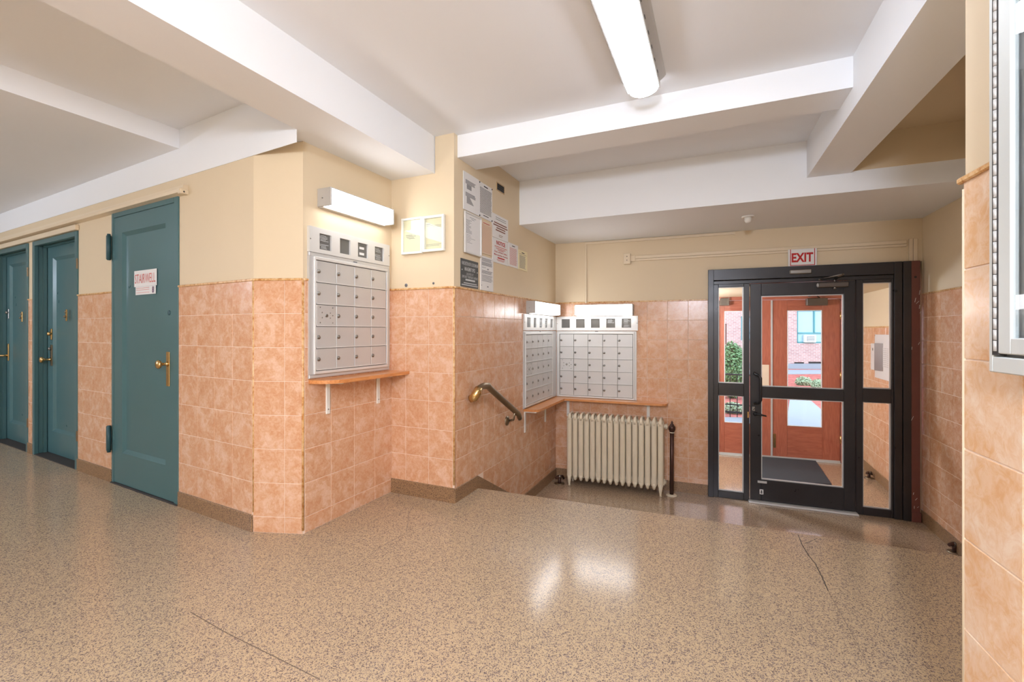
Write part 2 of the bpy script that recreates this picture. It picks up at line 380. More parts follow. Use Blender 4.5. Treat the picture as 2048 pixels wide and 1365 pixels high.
# near wall with the notice cabinet
CAPH = PH.uz(1931, 362)[1]
HB = (PH.p + PH.u*3.4)
wh = wall('wall_near', PH, 0, 3.6, -.05, 2.7, cap=CAPH, tz=.0, uref=0.004, mname='tile_lit', tu=(.002, 3.4), capend=(.012, 0))
ret = Plane(PH.p+PH.n*.0, PG.W(LG, 0))
mb = MB(); mb.box(0.0, (PG.W(LG, 0)-PH.p).length, 0.0, .12, LOW-.05, 2.7)
# return face behind the near corner: turned so that its thickness lies outside the room
rp = Plane(PH.p, PG.W(LG, 0)); nn = rp.n
if nn.dot(Vector((1, -1))) < 0: nn = -nn
rp.n = nn; rp.m = Matrix(((rp.u.x, nn.x, 0, PH.p.x), (rp.u.y, nn.y, 0, PH.p.y), (0, 0, 1, 0), (0, 0, 0, 1)))
o = obj('wall_corner', mb, 'cream'); o.matrix_world = rp.m; o['kind'] = 'structure'
# walls behind the camera
def plain(name, a, b, z0=-.05, z1=2.8):
    pl = Plane(Vector(a), Vector(b)); mb = MB(); mb.box(0, (Vector(b)-Vector(a)).length, 0, .1, z0, z1)
    c = Vector((-2, 1.0))
    if pl.n.dot(c-pl.p) > 0:
        pl.n = -pl.n; pl.m = Matrix(((pl.u.x, pl.n.x, 0, a[0]), (pl.u.y, pl.n.y, 0, a[1]), (0, 0, 1, 0), (0, 0, 0, 1)))
    o = obj(name, mb, 'cream'); o.matrix_world = pl.m; o['kind'] = 'structure'; return o
hb = PH.W(3.6, 0); al = PA.W(-6.4, 0); al2 = al-PA.n*4.2
plain('wall_back', (al2.x, al2.y), (hb.x, -2.6)); plain('wall_back_right', (hb.x, -2.62), (hb.x, hb.y)); plain('wall_corridor_end', (al.x, al.y), (al2.x, al2.y))
# floor: upper slab, two steps, lower slab
e0, e1 = fpt(956, 977, 0), fpt(1927, 1114, 0); ed = (e1-e0).normalized(); en = Vector((-ed.y, ed.x))
if en.y < 0: en = -en
ex = e0-ed*.02; ey = e0+ed*4.6
behind = PE.W(ue, .3)
floor = slab('floor', [ex, (behind.x, behind.y), (-2.0, 5.2), (-13, 9), (-13, -5), (6, -5), tuple(ey)], -.7, 0, 'terrazzo')
lo = [tuple(ex+en*.0), tuple(ex+en*.0-ed*.6)]
for i in range(2):
    zt = -.1527*(i+1); a = ex+en*(.28*i)-ed*.3; b = ey+en*(.28*i); c = ey+en*(.28*(i+1)); d = ex+en*(.28*(i+1))-ed*.3
    slab('floor_step', [tuple(a), tuple(b), tuple(c), tuple(d)], -.7, zt, 'terrazzo')
fl2 = slab('floor_lower', [tuple(ex-ed*.4), tuple(ey), tuple(PG.W(.2, .3)), tuple(PV.W(PV.U(1700)[0]+1.3, .12)), tuple(PV.W(PV.U(1425)[0]-1.4, .12)), (-1.5, 5)], -.66, LOW, 'terrazzo_low')
# cracks and joints in the terrazzo
def line(pts, wd, z, z0=0, par=floor, name='crack', m='dark_gap'):
    q = [fpt(x, y, z) for x, y in pts]; mb = MB()
    for a, b in zip(q, q[1:]):
        d = (b-a).normalized(); n = Vector((-d.y, d.x))*wd/2
        mb.quad((a.x-n.x, a.y-n.y, z+.0006), (b.x-n.x, b.y-n.y, z+.0006), (b.x+n.x, b.y+n.y, z+.0006), (a.x+n.x, a.y+n.y, z+.0006))
    return obj(name, mb, m, par)
mat('joint', sr(112, 94, 80), .6)
line([(1596, 1070), (1604, 1090), (1618, 1113), (1630, 1127), (1644, 1155), (1656, 1182)], .004, 0)
line([(1608, 1089), (1620, 1084), (1634, 1078)], .003, 0)
line([(830, 1008), (818, 1026), (816, 1046), (813, 1062)], .003, 0, m='joint')
line([(862, 1000), (815, 1018), (770, 1035), (745, 1043)], .003, 0, m='joint')
line([(935, 1028), (860, 1052), (812, 1066), (760, 1096), (717, 1130), (660, 1158)], .003, 0, m='joint')
line([(380, 1225), (455, 1268), (540, 1310), (640, 1360)], .003, 0, m='joint')
line([(330, 1365), (420, 1310), (520, 1252), (600, 1205)], .002, 0, m='joint')
line([(1656, 1182), (1700, 1262), (1740, 1340)], .002, 0, m='joint')
# ceiling, beams
def up(x, y, z): return fpt(x, y, z)
slab('ceiling', [(-13, -5), (7, -5), (7, 9), (-13, 9)], CEIL, CEIL+.15, 'white_ceiling')
def dirn(a, b): return (b-a).normalized()
Y2 = dirn(P(908, 284.2), P(1111, 175))                       # direction that runs towards the entrance
X2 = Vector((Y2.y, -Y2.x))
r0 = up(868, 345, 2.345); l0 = up(594, 260, SOF); rr0 = up(258, 0, 2.345); ll0 = up(76, 0, SOF)
dr = dirn(rr0, r0); dl = dirn(ll0, l0)
slab('ceiling_beam', [tuple(r0+dr*.06), tuple(l0), tuple(l0-dl*6), tuple(r0-dr*6)], 2.342, 2.7, 'white_ceiling')
# soffit between the beam, the corridor wall and the alcove
a_ = PA.W(PA.U(515)[0], 0); soffit = [tuple(l0), tuple(PA.W(LA-.02, .1)), tuple(PB.W(0, .1)), tuple(PC.W(.05, .3)), tuple(PC.W(LC, .15)), tuple(r0+dr*.1)]
mb = MB(); slab('ceiling_soffit', [tuple(l0), tuple(PA.W(LA-.05, .0)), tuple(PB.W(.0, .12)), tuple(PB.W(LB, .12)), tuple(PC.W(LC, .12)), tuple(PD.W(0, .1)), tuple(r0+dr*.06), tuple(r0)], 2.344, 2.7, 'white_ceiling')
# shallow step in the corridor ceiling
q1, q0 = up(299, 279, 2.47), up(0, 180, 2.47); dq = dirn(q0, q1)
slab('ceiling_step', [tuple(q1+dq*2), tuple(q0-dq*5), (-12, -5), (-12, 8.6)], 2.475, 2.7, 'white_ceiling')
# cross beam M1
f0, f1 = up(916.6, 315, 2.447), up(1702, 175, 2.447); b0 = up(952, 340, 2.447); b1 = up(1677, 218, 2.447); d_ = dirn(f0, f1)
slab('ceiling_beam', [tuple(f0-d_*.06), tuple(f1+d_*.1), tuple(b1+d_*.1), tuple(b0-d_*.08)], 2.447, 2.7, 'white_ceiling')
# long beam R
g0, g1 = up(1610, 361, 2.335), up(1800, 80, 2.335); h0, h1 = up(1698, 350, 2.335), up(1936, 103.5, 2.335)
dg = dirn(g0, g1); dh = dirn(h0, h1)
slab('ceiling_beam', [tuple(g0-dg*.05), tuple(g0+dg*5.2), tuple(h0+dh*5.2), tuple(h0-dh*.05)], 2.335, 2.7, 'white_ceiling')
# deep beam in front of the entrance wall
m0 = up(1041.5, 450, 2.2); m1 = up(1920, 362, 2.2); dm = dirn(m0, m1); fa, fb = PF.W(-.1, .1), PF.W(LF+.6, .1)
slab('ceiling_beam', [tuple(m0-dm*.05), tuple(m1+dm*1.2), tuple(fb+Vector((.6, 0))), tuple(fa-X2*.1)], 2.2, 2.7, 'white_ceiling')
# cream part: its face above the long beam's level, right of the long beam, and the ceiling bay there
mn = Vector((-dm.y, dm.x)); mn = mn if mn.y < 0 else -mn
c0 = m0+dm*((h0-m0).dot(dm))+mn*.004; c1 = m1+dm*1.1+mn*.004
mb = MB()
mb.prism([tuple(c0), tuple(c1), tuple(c1-mn*.02), tuple(c0-mn*.02)], 2.345, CEIL)
o = obj('wall_upper_cream', mb, 'cream'); o['kind'] = 'structure'
slab('ceiling_bay', [tuple(h0), tuple(h0+dh*5), (6, -1), tuple(m1+dm*1.1)], CEIL-.01, CEIL+.01, 'cream')
# ------------------------------------------------------------------ lamps
def shade(mb, u0, u1, prof):                                   # prof: (w,z) closed outline extruded along u
    return mb.prism(prof, u0, u1, 0)
def wall_lamp(pl, u0, u1, z0, z1, d, label, hasright=True):
    t = Thing('wall_lamp', pl, u0, 0, z0, label, 'lamp', 'tube lamps over the mailboxes')
    h = z1-z0; t.part('back_plate', MB().box(u0+.01, u1-.01, -.02, 0, z0+.01, z1-.01), 'lamp_metal')
    t.part('end_cap', MB().box(u0, u0+.012, -d, 0, z0, z1, .003), 'lamp_metal'); t.part('end_cap', MB().box(u1-.012, u1, -d, 0, z0, z1, .003), 'lamp_metal')
    c = .014; pr = [(-.02, z0+.004), (-d+c, z0+.004), (-d+.003, z0+.004+c), (-d+.003, z1-.004-c), (-d+c, z1-.004), (-.02, z1-.004)]
    t.part('diffuser', MB().prism(pr, u0+.012, u1-.012, 0), 'diffuser_wall')
    t.part('glow_shield', MB().box(u0+.012, u1-.012, -d*.92, -.002, z1-.003, z1+.002), 'lamp_metal')  # plate added to keep the diffuser's glow off the wall above
    t.part('bottom_lip', MB().box(u0+.012, u1-.012, -d*.35, -.002, z0-.004, z0+.003), 'lamp_metal')
    for u in (u0-.002, u1+.002):
        t.part('screw', MB().lathe((u, -d*.4, z0+h*.45), (1, 0, 0), [(-.002, .004), (.002, .004)], 8), 'steel')
    return t
dC = .115
uC0, z1a = PC.uz(634, 378); _, z0a = PC.uz(634, 414)
wall_lamp(PC, uC0, PC.U(789, dC)[0] if PC.U(789, dC)[0] < LC-.01 else LC-.02, z0a, z1a, dC, 'long white tube lamp over the four column mailboxes, next to two framed sheets')
u0 = PE.U(1051)[0]; zt_, zb_ = PE.uz(1051, 602.6)[1], PE.uz(1051, 627)[1]
wall_lamp(PE, u0, LE-.12, zb_, zt_, .10, 'short tube lamp by the inner corner on the handrail wall')
u0 = PF.U(1148.5, .1)[0]; u1 = PF.U(1266, .1)[0]
wall_lamp(PF, u0, u1, PF.uz(1200, 631, .1)[1], PF.uz(1200, 609.5, .1)[1], .10, 'white tube lamp centred over the mailboxes above the radiator')
# ceiling fixture
ea, eb = up(1247, 170, CEIL), up(1330, 146, CEIL); ax = -Y2; mid = (ea+eb)/2; wdt = .235
LP = Plane(mid, mid+X2); LP.n = ax; LP.u = X2
# local frame: x across, y along the tube towards the camera, z up
LP.m = Matrix(((X2.x, ax.x, 0, mid.x), (X2.y, ax.y, 0, mid.y), (0, 0, 1, 0), (0, 0, 0, 1)))
t = Thing('ceiling_lamp', LP, 0, 0, CEIL, 'long wraparound tube lamp on the white ceiling with grey side rails', 'lamp')
Ll = 1.28
t.part('housing', MB().prism([(-wdt/2, CEIL), (-wdt/2+.01, CEIL-.012), (-.07, CEIL-.04), (.07, CEIL-.04), (wdt/2-.01, CEIL-.012), (wdt/2, CEIL)], 0, Ll, 1), 'lamp_metal')
for s in (-1, 1):
    r = t.part('side_rail', MB().prism([(s*.081, CEIL-.010), (s*.086, CEIL-.010), (s*.089, CEIL-.072), (s*.083, CEIL-.072)][::s], .01, Ll-.01, 1), 'lamp_metal')
    for k in range(10): t.part('slot', MB().box(s*.0865, s*.0895, .12+k*.115, .145+k*.115, CEIL-.047, CEIL-.041), 'dark_gap', parent=r)
pr = [(-.08, CEIL-.055)]+[(-.08*math.cos(a), CEIL-.055-.05*math.sin(a)) for a in [math.pi*k/12 for k in range(1, 12)]]+[(.08, CEIL-.055)]
t.part('diffuser', MB().prism(pr, .008, Ll-.008, 1), 'diffuser')
for a, b in ((0, .0085), (Ll-.0085, Ll)): t.part('end_cap', MB().prism(pr, a, b, 1), 'white_paint')  # opaque ends added to cut the tube's glow on the cross beam
# sprinkler / detector on the deep beam
sp = up(1496, 433, 2.2); t = Thing('smoke_detector', WORLD, sp.x, sp.y, 2.2, 'small white round detector under the deep ceiling beam before the entrance', 'detector')
t.part('base', MB().lathe((sp.x, sp.y, 2.2), (0, 0, -1), [(0, .05), (.008, .05), (.012, .042)], 20), 'white_paint')
t.part('sensor_head', MB().lathe((sp.x, sp.y, 2.19), (0, 0, -1), [(0, .03), (.03, .028), (.045, .02), (.048, .0)], 16), 'white_paint')
# ------------------------------------------------------------------ mailboxes
def mailboxes(pl, x0, x1, ytl, ytr, cols, slots, header, body, grid, label, special=(2, 0), slabel=None):
    """header/body: (u0,u1,z0,z1); grid: (u0,u1,z0,z1); slots: list of (u0,u1,z0,z1,style)"""
    t = Thing('mailbox_bank', pl, body[0], 0, body[2], label, 'mailboxes', 'banks of built-in mailboxes')
    d = .028
    t.part('surround', MB().box(body[0], body[1], -.018, 0, body[2], grid[2]-.022, .003).box(body[0], body[1], -.018, 0, grid[3]+.022, body[3], .003)
           .box(body[0], grid[0]-.016, -.018, 0, grid[2]-.022, grid[3]+.022).box(grid[1]+.016, body[1], -.018, 0, grid[2]-.022, grid[3]+.022), 'silver')
    f = .016
    t.part('door_frame', MB().box(grid[0]-f, grid[1]+f, -d, 0, grid[3]+.003, grid[3]+f+.006, .002).box(grid[0]-f, grid[1]+f, -d, 0, grid[2]-f-.006, grid[2]-.003, .002)
           .box(grid[0]-f, grid[0]-.003, -d, 0, grid[2]-.003, grid[3]+.003, .002).box(grid[1]+.003, grid[1]+f, -d, 0, grid[2]-.003, grid[3]+.003, .002), 'silver_plate')
    t.part('carcass', MB().box(grid[0]-.003, grid[1]+.003, -.012, 0, grid[2]-.003, grid[3]+.003), 'dark_gap')
    nr, nc = 5, cols; cw = (grid[1]-grid[0])/nc; rh = (grid[3]-grid[2])/nr
    for r in range(nr):
        for c in range(nc):
            a, b = grid[0]+c*cw+.0015, grid[0]+(c+1)*cw-.0015; zb = grid[3]-(r+1)*rh+.0035; zt = grid[3]-r*rh-.0012
            sp = (r, c) == special
            p = t.part('mailbox_door', MB().box(a, b, -.024, -.012, zb, zt, .0018), 'silver', label='blank master panel with screws' if sp else None, at=((a+b)/2, -.018, (zb+zt)/2))
            p2 = MB().box(a, b, -.029, -.024, zb-.002, zb+.004)
            t.part('door_lip', p2, 'silver_plate', parent=p)
            if sp:
                mm = (a+b)/2
                for du, dz in ((-.05, .055), (.05, .055), (-.05, -.05), (.05, -.05), (-.035, .02), (-.035, -.015), (.03, .018), (.03, -.017), (.05, 0)):
                    t.part('screw', MB().lathe((mm+du, -.024, (zb+zt)/2+dz*.9), (0, -1, 0), [(0, .0045), (.002, .004), (.003, .001)], 8), 'steel', parent=p)
                t.part('lock', MB().lathe((mm, -.024, (zb+zt)/2), (0, -1, 0), [(0, .011), (.003, .011), (.004, .005)], 12), 'steel', parent=p)
            else:
                lu = a+.014; lz = zb+(zt-zb)*.50
                t.part('lock', MB().lathe((lu+.002, -.024, lz), (0, -1, 0), [(0, .0125), (.004, .0125), (.006, .009), (.006, .004), (.009, .0035), (.009, .0)], 12), 'steel', parent=p)
    # header plate with directory windows
    hd = MB(); hs = [(s[0], s[1], s[2], s[3]) for s in slots]
    for a, b, p, r in holes_split(header[0], header[1], header[2], header[3], hs): hd.box(a, b, -.02, 0, p, r)
    hp = t.part('header_plate', hd, 'silver_plate')
    for s in slots:
        sm = MB().box(s[0], s[1], -.008, 0, s[2], s[3]); w_ = t.part('directory_window', sm, 'window_slot', parent=hp)
        iw, ih = s[1]-s[0], s[3]-s[2]
        st = s[4]
        if st == 'list':
            mb = MB()
            for k in range(11):
                z = s[3]-ih*(.1+.8*k/10); a = .12+.12*random.random(); b = .6+.3*random.random()
                if random.random() < .85: mb.box(s[0]+iw*a, s[0]+iw*b, -.0095, -.008, z-.0012, z+.0012)
            t.part('directory_lines', mb, 'ink_white', parent=hp, kind='stuff')
        if st == 'two':
            for fz in (.66, .26): t.part('name_card', MB().box(s[0]+iw*.25, s[0]+iw*.72, -.0100, -.008, s[2]+ih*fz-.008, s[2]+ih*fz+.008), 'paper', parent=hp)
        if st == 'top':
            mb = MB()
            for k in range(4): mb.box(s[0]+iw*.15, s[0]+iw*(.6+.3*random.random()), -.0095, -.008, s[3]-ih*(.12+.11*k)-.0015, s[3]-ih*(.12+.11*k)+.0015)
            t.part('directory_lines', mb, 'ink_white', parent=hp, kind='stuff')
    for u in (header[0]+.008, header[1]-.008):
        t.part('screw', MB().lathe((u, -.02, (header[2]+header[3])/2), (0, -1, 0), [(0, .0045), (.002, .003)], 8), 'steel', parent=hp)
    t.part('name_tag', MB().box((grid[0]+grid[1])/2-.004, (grid[0]+grid[1])/2+.03, -.0195, -.018, grid[3]+.028, grid[3]+.036), 'ink_grey')
    return t
def rect(pl, x0, y0, x1, y1, d=.02):                           # averaged rectangle from two opposite picture points
    a = pl.uz(x0, y0, d); b = pl.uz(x1, y1, d); return a, b
def slotrect(pl, xa, xb, ya, yb, d=.02, style=''):
    u0 = pl.U(xa, d)[0]; u1, _ = pl.U(xb, d); xm = (xa+xb)/2
    z1 = pl.uz(xm, ya, d)[1]; z0 = pl.uz(xm, yb, d)[1]; return [u0, u1, z0, z1, style]
def norm_slots(sl):
    z0 = sum(s[2] for s in sl)/len(sl); z1 = sum(s[3] for s in sl)/len(sl)
    return [(s[0], s[1], z0, z1, s[4]) for s in sl]
s1 = norm_slots([slotrect(PC, 639.3, 663, 467.5, 499.2, .02, 'list'), slotrect(PC, 680, 701, 478.3, 507.8, .02, ''), slotrect(PC, 716, 736, 487.6, 516, .02, 'two'), slotrect(PC, 749.8, 767.4, 496.5, 523.5, .02, 'list')])
zg1 = (PC.uz(632.6, 519.7, .024)[1]+PC.uz(772.3, 545, .024)[1])/2; zg0 = (PC.uz(632.6, 742.3, .024)[1]+PC.uz(772.3, 728, .024)[1])/2
u0h, u1h = PC.U(619, .02)[0], PC.U(779.5, .02)[0]
zh1, zh0 = PC.uz(621.7, 451.7, .02)[1], PC.uz(621, 503, .02)[1]
mailboxes(PC, 0, 0, 0, 0, 4, s1, (u0h, u1h, zh0, zh1), (u0h, u1h, .922, zh0-.001), (PC.U(632.6, .024)[0], PC.U(772.3, .024)[0], zg0, zg1),
          'silver mailbox bank four columns wide above the curved single shelf')
ZSH = (PE.uz(1046, 821)[1]+PF.uz(1336, 803)[1])/2
ye = lambda x, a, b: a+(x-1054)/(1107-1054)*(b-a)
s2 = norm_slots([slotrect(PE, a, b, ye((a+b)/2, 634.4, 639), ye((a+b)/2, 654.4, 656.6), .02, st) for a, b, st in ((1054.2, 1062, ''), (1067.5, 1073.8, ''), (1079.2, 1085.4, 'list'), (1090.3, 1096.2, 'list'), (1101, 1107, ''))])
g2 = (PE.U(1052.3, .024)[0], PE.U(1104.9, .024)[0]-.0, PE.uz(1052.3, 811, .024)[1], PE.uz(1052.3, 670.3, .024)[1])
mailboxes(PE, 0, 0, 0, 0, 5, s2, (PE.U(1049, .02)[0], LE-.024, PE.uz(1049, 661, .02)[1], PE.uz(1049, 628, .02)[1]), (PE.U(1048.5, .02)[0], LE-.024, ZSH+.004, PE.uz(1048, 662.5, .02)[1]), g2,
          'silver mailbox bank on the handrail wall, seen at a sharp slant beside the inner corner')
s3 = norm_slots([slotrect(PF, a, b, c, d, .02, st) for a, b, c, d, st in ((1123.2, 1139.6, 639, 656.7, ''), (1152, 1169.4, 639, 656.7, ''), (1181.8, 1199.4, 638.2, 656.2, ''), (1212.3, 1230.3, 637.7, 655.5, 'top'), (1243.4, 1262.2, 636.7, 655, 'list'))])
g3 = (PF.U(1117.5, .024)[0]+.012, PF.U(1265.7, .024)[0], PF.uz(1190, 793, .024)[1], PF.uz(1190, 669, .024)[1])
mailboxes(PF, 0, 0, 0, 0, 5, s3, (.02, PF.U(1275.6, .02)[0], PF.uz(1190, 661.6, .02)[1], PF.uz(1190, 633, .02)[1]), (.02, PF.U(1273, .02)[0], ZSH+.004, PF.uz(1190, 662.6, .02)[1]), g3,
          'silver mailbox bank five columns wide above the cream radiator')
# ------------------------------------------------------------------ shelves
def bracket(t, pl, u, z, drop, depth=.13, wdt=.032):
    b = t.part('bracket', MB().box(u-wdt/2, u+wdt/2, -.016, -.006, z-drop, z, .003).box(u-wdt/2, u+wdt/2, -depth, -.006, z-.01, z, .003), 'white_paint', at=(u, 0, z))
    t.part('screw', MB().lathe((u, -.016, z-drop+.03), (0, -1, 0), [(0, .005), (.002, .004)], 8), 'steel', parent=b)
def board_mesh(poly, z0, z1):
    return MB().prism(poly, z0, z1, 2)
def rounded(u0, u1, d, rl, rr, n=6):
    p = [(u0, 0)]
    for k in range(n+1):
        a = math.pi/2*k/n; p.append((u0+rl*(1-math.cos(a)), -(d-rl)-rl*math.sin(a))) if rl else None
    if not rl: p.append((u0, -d))
    if rr:
        for k in range(n+1):
            a = math.pi/2*k/n; p.append((u1-rr*(1-math.sin(a)), -(d-rr)-rr*math.cos(a)))
    else: p.append((u1, -d))
    p.append((u1, 0)); return p[::-1]
dS1 = .165
zS = PD.uz(818, 744)[1]; zS = PC.uz(617, 761)[1]; print('shelf z', zS, PD.uz(818, 744)[1])
zS = (PC.uz(617, 760)[1]+PD.uz(818, 743)[1])/2
t = Thing('wooden_shelf', PC, PC.U(616)[0], 0, zS-.02, 'narrow varnished wooden shelf on two white brackets beneath the first mailboxes', 'shelf')
t.part('board', board_mesh([(a, b-.005) for a, b in rounded(PC.U(616)[0], LC-.002, dS1, .15, 0, 8)], zS-.022, zS), 'wood_shelf')
for x in (657, 757.5): bracket(t, PC, PC.U(x, .016)[0], zS-.022, .205)
zS2 = (PE.uz(1046, 821)[1]+PF.uz(1336, 803)[1])/2; print('shelf2', PE.uz(1046, 821)[1], PF.uz(1336, 803)[1])
t = Thing('wooden_shelf', PF, 0, 0, zS2-.02, 'angled varnished wooden shelf turning the inner corner over the radiator', 'shelf')
uF1 = PF.U(1336)[0]
t.part('board', board_mesh([(a, b-.005) for a, b in rounded(.008, uF1, .15, 0, .06)], zS2-.022, zS2), 'wood_shelf')
inv = PF.m.inverted() @ PE.m
def e2f(u, w, z): v = inv @ Vector((u, w, z)); return (v.x, v.y, v.z)
pe = [e2f(a, b-.005, 0)[:2] for a, b in rounded(PE.U(1046)[0], LE-.16, .15, .07, 0)]
t.part('board', board_mesh(pe, zS2-.0215, zS2+.0005), 'wood_shelf')
for x in (1136, 1296.5): bracket(t, PF, PF.U(x, .016)[0], zS2-.022, .2)
for x in (1051, 1091.5):
    u = PE.U(x, .016)[0]; V = MB().box(u-.016, u+.016, -.016, -.006, zS2-.022-.205, zS2-.022, .003).box(u-.016, u+.016, -.13, -.006, zS2-.032, zS2-.022, .003)
    mb = MB(); mb.v = [e2f(*p) for p in V.v]; mb.f = V.f; mb.sm = V.sm; t.part('bracket', mb, 'white_paint')
# ------------------------------------------------------------------ handrail
def eu(x, y, d): u, z = PE.uz(x, y, d); return (u, -d, z)
t = Thing('handrail', PE, PE.U(945)[0], 0, PE.uz(945, 794)[1], 'short sloping brass handrail with a curled top end on the peach tiled wall', 'handrail')
dh_ = .085
a = eu(956, 782, dh_); b = eu(966, 772.5, dh_); c = eu(976, 772, dh_); e = eu(1037, 829, dh_); f_ = (e[0]+.035, e[1], e[2]-.045)
t.part('rail', MB().tube([(a[0]-.012, -.055, a[2]-.045), (a[0]-.014, -dh_, a[2]-.01), (a[0]+.012, -dh_, b[2]-.012), b, c, (c[0]+.04, c[1], c[2]-.028), e, (e[0]+.012, e[1], e[2]-.02), f_], [.024, .028, .028, .026, .026, .025, .025, .025, .023], 14, flat=(1.0, .8)), 'bronze')
t.part('rail_end', MB().tube([(a[0]-.022, -.03, a[2]-.062), (a[0]-.018, -.06, a[2]-.05), (a[0]-.014, -dh_, a[2]-.012), (a[0]+.010, -dh_-.001, b[2]-.010)], [.028, .033, .0335, .029], 14), 'brass', label='polished brass curled top end')
for (x, y, rx, ry) in ((945, 794, a[0]-.02, a[2]-.05), (1012.5, 842, None, None)):
    u, z = PE.uz(x, y); br_ = MB().lathe((u, -.006, z), (0, -1, 0), [(0, .042), (.006, .042), (.012, .03), (.02, .014)], 16)
    if rx is None: mx_ = tuple((Vector(c)+(Vector(e)-Vector(c))*.86)); tgt = (mx_[0], -dh_, mx_[2]-.02); br_.tube([(u, -.02, z), (u+.02, -.06, z+.01), tgt], .010, 10)
    else: br_.tube([(u, -.02, z), (rx, -.04, ry)], [.016, .02], 10)
    t.part('wall_bracket', br_, 'bronze')
# ------------------------------------------------------------------ framed sheets and notices
def sheet(pl, pts, name, label, m='paper', d=.004, thick=.003, frame=None, cat='notice', fill=None):
    """pts TL,TR,BR,BL in the picture; becomes an upright rectangle on the wall"""
    q = [pl.uz(x, y, d) for x, y in pts]; u0 = (q[0][0]+q[3][0])/2; u1 = (q[1][0]+q[2][0])/2; z1 = (q[0][1]+q[1][1])/2; z0 = (q[2][1]+q[3][1])/2
    t = Thing(name, pl, u0, 0, z0, label, cat); t.r = (u0, u1, z0, z1); t.d = d
    if frame:
        fw, fm, fd = frame
        t.part('frame', MB().box(u0, u1, -fd, -.006, z1-fw, z1, .002).box(u0, u1, -fd, -.006, z0, z0+fw, .002).box(u0, u0+fw, -fd, -.006, z0+fw, z1-fw, .002).box(u1-fw, u1, -fd, -.006, z0+fw, z1-fw, .002), fm)
        t.part('sheet', MB().box(u0+fw, u1-fw, -.011, -.004, z0+fw, z1-fw), m)
        t.d = .011; t.r = (u0+fw, u1-fw, z0+fw, z1-fw)
    else: t.part('sheet', MB().box(u0, u1, -d-thick+.001, 0, z0, z1), m); t.d = d+thick-.001
    return t
def bars(t, rows, m, name='printed_lines'):
    """rows: (f0,f1,fz,h) fractions of the sheet"""
    u0, u1, z0, z1 = t.r; mb = MB()
    for a, b, fz, h in rows:
        mb.box(u0+(u1-u0)*a, u0+(u1-u0)*b, -t.d-.0008, -t.d, z1-(z1-z0)*(fz+h/2), z1-(z1-z0)*(fz-h/2))
    t.part(name, mb, m, kind='stuff')
def words(t, s, a, b, f0, f1, m, bold=.0, name='lettering'):
    u0, u1, z0, z1 = t.r
    t.part(name, text(s, (u0+(u1-u0)*a, u0+(u1-u0)*b, z1-(z1-z0)*f1, z1-(z1-z0)*f0), -t.d-.0012, bold), m)
def para(n, f0, f1, a=.12, b=.88, h=.012, jit=.1):
    return [(a, b-jit*random.random(), f0+(f1-f0)*k/max(1, n-1), h) for k in range(n)]
tf = sheet(PD, [(804.5, 440), (846.6, 433.4), (847.3, 506.4), (806.3, 511.3)], 'picture_frame', 'white framed yellow sheet by the wall lamp, the one nearer the mailboxes', 'paper_yellow', frame=(.016, 'white_frame', .024), cat='frame')
bars(tf, [(.12, .5, .47, .012), (.14, .7, .51, .012), (.2, .6, .55, .012), (.3, .65, .58, .01)], 'ink_grey'); u0, u1, z0, z1 = tf.r
tf.part('glass', MB().box(u0, u1, -.016, -.014, z0, z1), 'glass')
tf = sheet(PD, [(848, 434), (891.2, 430.2), (890.8, 501.5), (848.7, 506.4)], 'picture_frame', 'white framed yellow sheet nearer the outer wall edge and the notices', 'paper_yellow', frame=(.018, 'white_frame', .03), cat='frame')
bars(tf, [(.05, .28, .18, .02), (.05, .9, .23, .008), (.4, .9, .27, .008), (.05, .9, .84, .008), (.05, .8, .88, .008)], 'ink_grey'); u0, u1, z0, z1 = tf.r
tf.part('glass', MB().box(u0, u1, -.020, -.018, z0, z1), 'glass')
t1 = sheet(PE, [(927, 341), (957.7, 360.8), (957, 432.5), (926.3, 417)], 'paper_notice', 'white notice with two blocks of grey lists, topmost at the wall edge')
bars(t1, para(5, .2, .29, .12, .8, .012)+[(.2, .5, .31+k*.016, .01) for k in range(8)]+para(5, .53, .62, .12, .8, .012)+[(.2, .4+.03*k, .64+k*.02, .012) for k in range(9)], 'ink_grey')
t2 = sheet(PE, [(958, 361.6), (984.3, 378.5), (984, 445.5), (957.7, 431.7)], 'paper_notice', 'white notice tightly ruled with black lines, held by four dark tacks')
bars(t2, para(27, .15, .86, .06, .94, .009, .04)+[(.35, .65, .075, .03), (.3, .7, .92, .02)], 'ink_black')
u0, u1, z0, z1 = t2.r
for u in (u0+.008, u1-.008):
    for z in (z0+.008, z1-.008): t2.part('tack', MB().lathe((u, -t2.d, z), (0, -1, 0), [(0, .006), (.003, .006), (.005, .003)], 8), 'ink_black')
t3 = sheet(PE, [(927, 422), (961, 437), (960, 516), (926.7, 504)], 'picture_frame', 'silver framed typed certificate under the two topmost notices', 'paper', frame=(.012, 'silver_plate', .02), cat='frame')
bars(t3, [(.3, .7, .07, .01), (.4, .6, .11, .01)]+para(12, .16, .5, .06, .45, .008, .2)+para(6, .55, .75, .1, .7, .006, .4), 'ink_grey')
t4 = sheet(PE, [(961.5, 440), (984, 449.3), (984, 511.6), (961, 505.7)], 'paper_notice', 'pale orange printed sheet with a thin red heading beside the silver frame', 'paper_orange')
bars(t4, para(30, .12, .96, .08, .92, .008, .05), 'ink_orange'); bars(t4, [(.2, .75, .06, .018)], 'ink_red', 'heading_bar')
t5 = sheet(PE, [(984.3, 424), (1015.7, 442), (1016, 486), (984.3, 472.4)], 'paper_notice', 'off white card with brown centred lines directly above the red NOTICE card')
